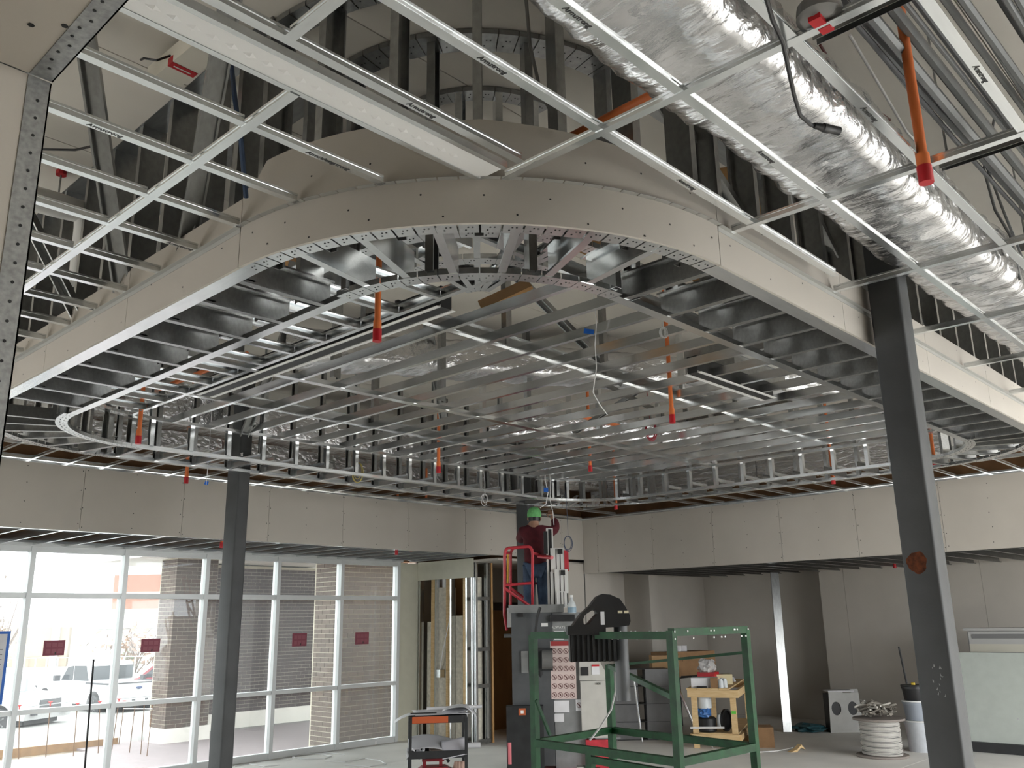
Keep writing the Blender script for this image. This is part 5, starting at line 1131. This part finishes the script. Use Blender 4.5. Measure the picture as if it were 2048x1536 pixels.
# vehicles
CARW = mat('car_white', (.46, .46, .47), .3); TYRE = mat('tyre', (.03, .03, .032), .8); RIM = mat('alloy_rim', (.62, .62, .62), .3, .7); CGLASS = mat('car_glass', (.04, .045, .05), .08); DARKT = mat('dark_trim', (.05, .05, .055), .6); LAMP = mat('tail_lamp', (.16, .04, .05), .3)
def wheel(par, x, y, r, w_=.24):
    o = MB().lathe([(r*.7, -w_/2), (r*.97, -w_/2), (r, -w_/2+.03), (r, w_/2-.03), (r*.97, w_/2), (r*.7, w_/2)], 22, Matrix.Translation((x, y, r)) @ Matrix.Rotation(PI/2, 4, 'X')).build('wheel', TYRE, par, smooth=True)
    s = 1 if y > 0 else -1
    MB().lathe([(r*.68, 0), (r*.7, .02), (r*.25, .0), (r*.1, .02)], 18, Matrix.Translation((x, y+s*(w_/2-.04), r)) @ Matrix.Rotation(-s*PI/2, 4, 'X')).build('rim', RIM, o, smooth=True)
    for k in range(6): a = k*PI/3; M = Matrix.Translation((x, y+s*(w_/2-.01), r)) @ Matrix.Rotation(a, 4, 'Y'); MB().box((-.025, -.01, .05), (.025, .01, r*.66), M).build('spoke', RIM, o)
def arch(cx, r, z, n=9): return [(cx+r*math.cos(PI*k/(n-1)), z+r*math.sin(PI*k/(n-1))) for k in range(n)]
def pickup(label, loc, ang, r=.40):
    t = thing('pickup_truck', label, 'pickup truck', loc, ang); W = .98
    prof = [(-2.9, .55)]+[(x, z) for x, z in reversed(arch(-1.75, .47, .5))]+[(x, z) for x, z in reversed(arch(1.85, .47, .5))]+[(2.85, .55), (2.9, .8), (2.86, 1.05), (2.7, 1.14), (1.35, 1.20), (-2.85, 1.20), (-2.9, 1.1)]
    MB().prism(prof, -W, W).build('lower_body', CARW, t)
    cab = [(1.35, 1.19), (.70, 1.80), (.45, 1.88), (-.75, 1.90), (-.98, 1.82), (-1.12, 1.19)]; MB().prism(cab, -.80, .80).build('cab', CARW, t)
    for s in (-1, 1):
        MB().prism([(1.02, 1.26), (.62, 1.70), (.20, 1.76), (.20, 1.26)], s*.795, s*.815).build('side_window', CGLASS, t); MB().prism([(.12, 1.26), (.12, 1.76), (-.70, 1.77), (-.95, 1.26)], s*.795, s*.815).build('side_window', CGLASS, t)
        MB().box((.98, s*.98-.1, 1.22), (1.12, s*.98+.1, 1.42)).build('mirror', DARKT, t); MB().box((-2.86, s*.98-.012, 1.18), (-1.1, s*.98+.012, 1.24)).build('bed_rail', DARKT, t)
        MB().box((-2.915, s*.86-.08, .85), (-2.88, s*.86+.08, 1.18)).build('tail_lamp', LAMP, t); MB().box((.1, s*.985-.004, .58), (.3, s*.985+.004, .9)).build('door_patch', mat('pale_grey', (.5, .5, .5), .5), t)  # includes a small pale grey patch low on each side
        for x in (-1.75, 1.85): wheel(t, x, s*.85, r)
    MB().box((-1.15, -.72, 1.30), (-1.0, .72, 1.76), None).build('rear_window', CGLASS, t)
    MB().box((-2.93, -.76, .74), (-2.90, .76, 1.22)).build('tailgate', CARW, t); MB().lathe([(.11, 0), (.11, .02)], 18, Matrix.Translation((-2.93, 0, 1.06)) @ Matrix.Rotation(-PI/2, 4, 'Y') @ Matrix.Diagonal((.45, 1, 1, 1))).build('oval_badge', mat('badge_navy', (.03, .05, .12), .4), t)
    MB().box((-2.95, -.76, 1.21), (-2.88, .76, 1.25)).build('tailgate_trim', DARKT, t)
    MB().box((-3.05, -.98, .52), (-2.88, .98, .72)).build('rear_bumper', CARW, t); MB().box((-3.055, -.3, .56), (-3.045, .3, .70)).build('bumper_step', DARKT, t); MB().box((-3.065, -.17, .55), (-3.055, .17, .70)).build('number_plate', PAPER, t)
    MB().box((-2.6, -.7, .35), (2.6, .7, .56)).build('underbody', DARKT, t); return t
hd_ = math.radians(63); la = YAW+math.radians(25); rL = Vector((math.sin(la), -math.cos(la), 0)); hv = -math.cos(hd_)*rL+math.sin(hd_)*Vector((math.cos(la), math.sin(la), 0)); ang = math.atan2(hv.y, hv.x)
cpk = atd(196, 1340, 32.5); pickup('white pickup truck parked beyond the window, tailgate towards us', (cpk.x, cpk.y, -1.08), ang)
def car(label, loc, ang, m, cat='car', name='parked_car', H=1.7):
    t = thing(name, label, cat, loc, ang); k = H/1.7
    prof = [(-2.3, .4)]+[(x, z) for x, z in reversed(arch(-1.4, .42, .42))]+[(x, z) for x, z in reversed(arch(1.45, .42, .42))]+[(2.35, .4), (2.42, .75), (2.3, 1.02), (1.2, 1.12), (-2.3, 1.12), (-2.4, .8)]
    MB().prism(prof, -.92, .92).build('lower_body', m, t); MB().prism([(1.25, 1.1), (.45, 1.66*k), (-1.9, 1.70*k), (-2.32, 1.1)], -.76, .76).build('cabin', m, t)
    MB().prism([(1.18, 1.13), (.5, 1.60*k), (.42, 1.60*k), (1.05, 1.13)], -.70, .70, Matrix.Translation((.04, 0, .01))).build('windscreen', CGLASS, t)
    for s in (-1, 1):
        MB().prism([(1.0, 1.15), (.40, 1.58*k), (-.4, 1.60*k), (-.4, 1.15)], s*.755, s*.77).build('side_window', CGLASS, t); MB().prism([(-.5, 1.15), (-.5, 1.6*k), (-1.8, 1.6*k), (-2.0, 1.15)], s*.755, s*.77).build('side_window', CGLASS, t)
        MB().box((2.30, s*.68-.2, .80), (2.42, s*.68+.2, 1.0)).build('headlamp', mat('headlamp', (.55, .57, .60), .2), t); MB().box((.75, s*.95-.1, 1.10), (.9, s*.95+.1, 1.26)).build('mirror', DARKT, t)
        for x in (-1.4, 1.45): wheel(t, x, s*.82, .36)
        MB().box((-2.42, s*.7-.14, .8), (-2.32, s*.7+.14, 1.02)).build('tail_lamp', LAMP, t); MB().box((2.40, s*.6-.12, .52), (2.425, s*.6+.12, .62)).build('fog_lamp', DARKT, t)
    MB().box((2.40, -.42, .82), (2.43, .42, .95)).build('grille', DARKT, t); MB().box((2.41, -.42, .68), (2.44, .42, .78)).build('lower_grille', DARKT, t); MB().box((-2.1, -.7, .25), (2.1, .7, .42)).build('underbody', DARKT, t); return t
hv2 = math.cos(math.radians(40))*rL-math.sin(math.radians(40))*Vector((math.cos(la), math.sin(la), 0)); cs = atd(-22, 1350, 27.5)
car('white sport utility vehicle at the left window edge, nose to the right', (cs.x, cs.y, -1.0), math.atan2(hv2.y, hv2.x), CARW, H=1.85)
cs = atd(352, 1350, 36); car('maroon car mostly hidden behind the slim brick pier', (cs.x, cs.y, -1.1), ang+.4, mat('car_maroon', (.20, .03, .04), .35))
# flatbed lorry and cone
ft = thing('flatbed_truck', 'olive flatbed lorry with stake sides glimpsed between the brick piers', 'truck', (*atd(640, 1340, 34).xy, -1.1), math.atan2(-right.y, -right.x))
OL = mat('olive_paint', (.14, .145, .11), .6)
MB().box((-1.5, -.9, .75), (1.6, 1.0, 1.3)).build('bed', OL, ft); MB().box((-1.5, -.9, 1.3), (1.6, 1.0, 1.36)).build('deck', mat('pale_deck', (.40, .40, .39), .7), ft)
for k in range(7): MB().box((-1.45+k*.48, .92, 1.36), (-1.38+k*.48, .98, 2.3)).build('stake', mat('pale_stake', (.30, .34, .33), .6), ft)
for z in (1.7, 2.2): MB().box((-1.5, .93, z), (1.6, .97, z+.1)).build('side_rail', mat('pale_stake', (.30, .34, .33), .6), ft)
for x in (1.05, -1.2): w_ = MB().lathe([(.3, -.13), (.48, -.13), (.5, -.1), (.5, .1), (.48, .13), (.3, .13)], 22, Matrix.Translation((x, .95, .5)) @ Matrix.Rotation(PI/2, 4, 'X')).build('wheel', TYRE, ft, smooth=True); MB().lathe([(.3, 0), (.3, .03), (.12, .06)], 16, Matrix.Translation((x, 1.05, .5)) @ Matrix.Rotation(-PI/2, 4, 'X')).build('rim', PAPER, w_, smooth=True); MB().lathe([(.13, .05), (.12, .09)], 12, Matrix.Translation((x, 1.05, .5)) @ Matrix.Rotation(-PI/2, 4, 'X')).build('hub', LAMP, w_)
tcn = thing('traffic_cone', 'orange traffic cone before the flatbed lorry', 'cone', (*atd(600, 1378, 28).xy, -.9)); CO = mat('cone_orange', (.80, .14, .04), .5)
MB().box((-.19, -.19, 0), (.19, .19, .04)).build('base', CO, tcn); MB().lathe([(.15, .04), (.03, .74), (.028, .76)], 18).build('cone_body', CO, tcn, smooth=True); MB().lathe([(.112, .30), (.092, .42)], 18).build('reflective_band', WHITE, tcn, smooth=True)
# far buildings
def build(name, label, px0, px1, ytop, ybot, D, m, extra=None):
    a = atd(px0, ybot, D); b = atd(px1, ytop, D); t = thing(name, label, 'building', (a.x, a.y, -1.5), FACE); wd = (b-a).xy.length; h = b.z+1.5
    MB().box((0, 0, 0), (wd, 14, h)).build('wall', m, t); return t, wd, h
FB = mat('far_brick', (.24, .13, .10), .9, noise=.05, nscale=2); FW = mat('far_white', (.42, .41, .39), .8); 
t, wd, h = build('far_building', 'pale building with a tall brick block behind the pickup', 60, 420, 1215, 1300, 75, FW)
MB().box((wd*.37, 2, h), (wd*1.0, 12, h+3.0)).build('brick_block', FB, t); MB().box((wd*.37, 1.9, h+1.2), (wd*1.0, 2.0, h+1.5)).build('brick_band', mat('far_band', (.55, .36, .29), .9), t)
MB().box((-3.5, -.4, 0), (wd*.22, 0, h*.72)).build('tan_block', mat('far_tan', (.27, .22, .17), .9), t); MB().box((wd*.13, -.6, 0), (wd*.17, -.4, h*.9)).build('downpipe_box', mat('far_grey', (.35, .36, .36), .8), t); MB().box((wd*.3, -.1, h*.68), (wd, 0, h*.74)).build('eave_band', mat('far_grey2', (.60, .60, .58), .8), t)
t, wd, h = build('far_building', 'brick building with green glass band between the brick piers', 585, 700, 1172, 1300, 68, FB)
MB().box((0, -.05, h*.28), (wd, 0, h*.52)).build('window_band', mat('far_glass', (.12, .19, .18), .3), t)
for k in range(5): MB().box((wd*k/5, -.1, h*.28), (wd*k/5+.12, -.05, h*.52)).build('window_post', FW, t)
MB().box((.3, -.08, h*.88), (1.1, 0, h*.96)).build('wall_sign', PAPER, t)
lpn = thing('lamp_post', 'pale lamp post with two box heads between the brick piers', 'lamp post', (*atd(605, 1300, 50).xy, -1.2)); zt_ = atd(605, 1165, 50).z+1.2
MB().tube([(0, 0, 0), (0, 0, zt_)], .09, 8).build('pole', FW, lpn)
for s in (-1, 1): MB().box((-.25, -.2, -.3), (.25, .2, .12), Matrix.Translation(Vector((r0.x, r0.y, 0))*.42*s+Z*zt_)).build('lamp_head', mat('far_grey', (.35, .36, .36), .8), lpn)
# shrubs and tree
def shrub(name, label, loc, rx, rz, m, n=420, seed=1, cat='shrub', trunk=.3):
    random.seed(seed); t = thing(name, label, cat, loc); b = MB(); st = MB()
    for k in range(14):
        a = random.uniform(0, 2*PI); e = random.uniform(.2, 1); tip = Vector((rx*e*math.cos(a), rx*e*math.sin(a), trunk+rz*random.uniform(.9, 1.9))); mid = Vector((tip.x*.35, tip.y*.35, tip.z*.55)); st.tube([(0, 0, 0), mid, tip], [.05, .03, .008], 5)
        for j in range(4): q = mid+(tip-mid)*random.uniform(.2, 1); st.tube([q, q+Vector((random.uniform(-.3, .3)*rx, random.uniform(-.3, .3)*rx, random.uniform(.0, .4)*rz))], [.012, .004], 4)
    for k in range(n):
        v = Vector((random.gauss(0, .45), random.gauss(0, .45), random.gauss(0, .45)));
        c_ = Vector((v.x*rx, v.y*rx, trunk+rz+v.z*rz)); s = random.uniform(.05, .12)*rx; a_ = Vector((random.uniform(-1, 1), random.uniform(-1, 1), random.uniform(-1, 1))).normalized(); bb = a_.orthogonal().normalized(); b.add([c_-a_*s, c_+bb*s*.5, c_+a_*s, c_-bb*s*.5], [(0, 1, 2, 3)])
    b.build('foliage', m, t, kind='stuff'); st.build('stems', mat('bark', (.14, .10, .08), .9), t, kind='stuff')
p = atd(270, 1310, 60); shrub('bare_shrub', 'brown bare shrub behind the pickup', (p.x, p.y, -1.3), 2.4, 1.7, mat('dry_leaf', (.17, .11, .08), .9), 300, 2)
p = atd(612, 1290, 58); shrub('yellow_shrub', 'yellow green shrub before the glass band building', (p.x, p.y, -1.3), 1.9, 1.6, mat('yellow_leaf', (.22, .19, .05), .9), 500, 3)
p = atd(0, 1290, 48); shrub('bare_tree', 'bare grey tree at the far left edge', (p.x, p.y, -1.3), 1.6, 2.4, mat('grey_twig', (.30, .25, .22), .9), 160, 4, 'tree', 1.0)
p = atd(255, 1305, 55); shrub('small_evergreen', 'small dark evergreen shrub between pickup and pier', (p.x, p.y, -1.3), .6, .9, mat('evergreen', (.07, .12, .06), .9), 260, 5)
fn = thing('chain_fence', 'thin pale fence across the car park behind the vehicles', 'fence')
for k in range(14): q = atd(30+k*22, 1300, 52); MB().tube([(q.x, q.y, -1.2), (q.x, q.y, .35)], .04, 6).build('post', FW, fn)
a = atd(20, 1300, 52); b = atd(330, 1300, 52); MB().tube([(a.x, a.y, .33), (b.x, b.y, .33)], .03, 6).build('top_rail', FW, fn)
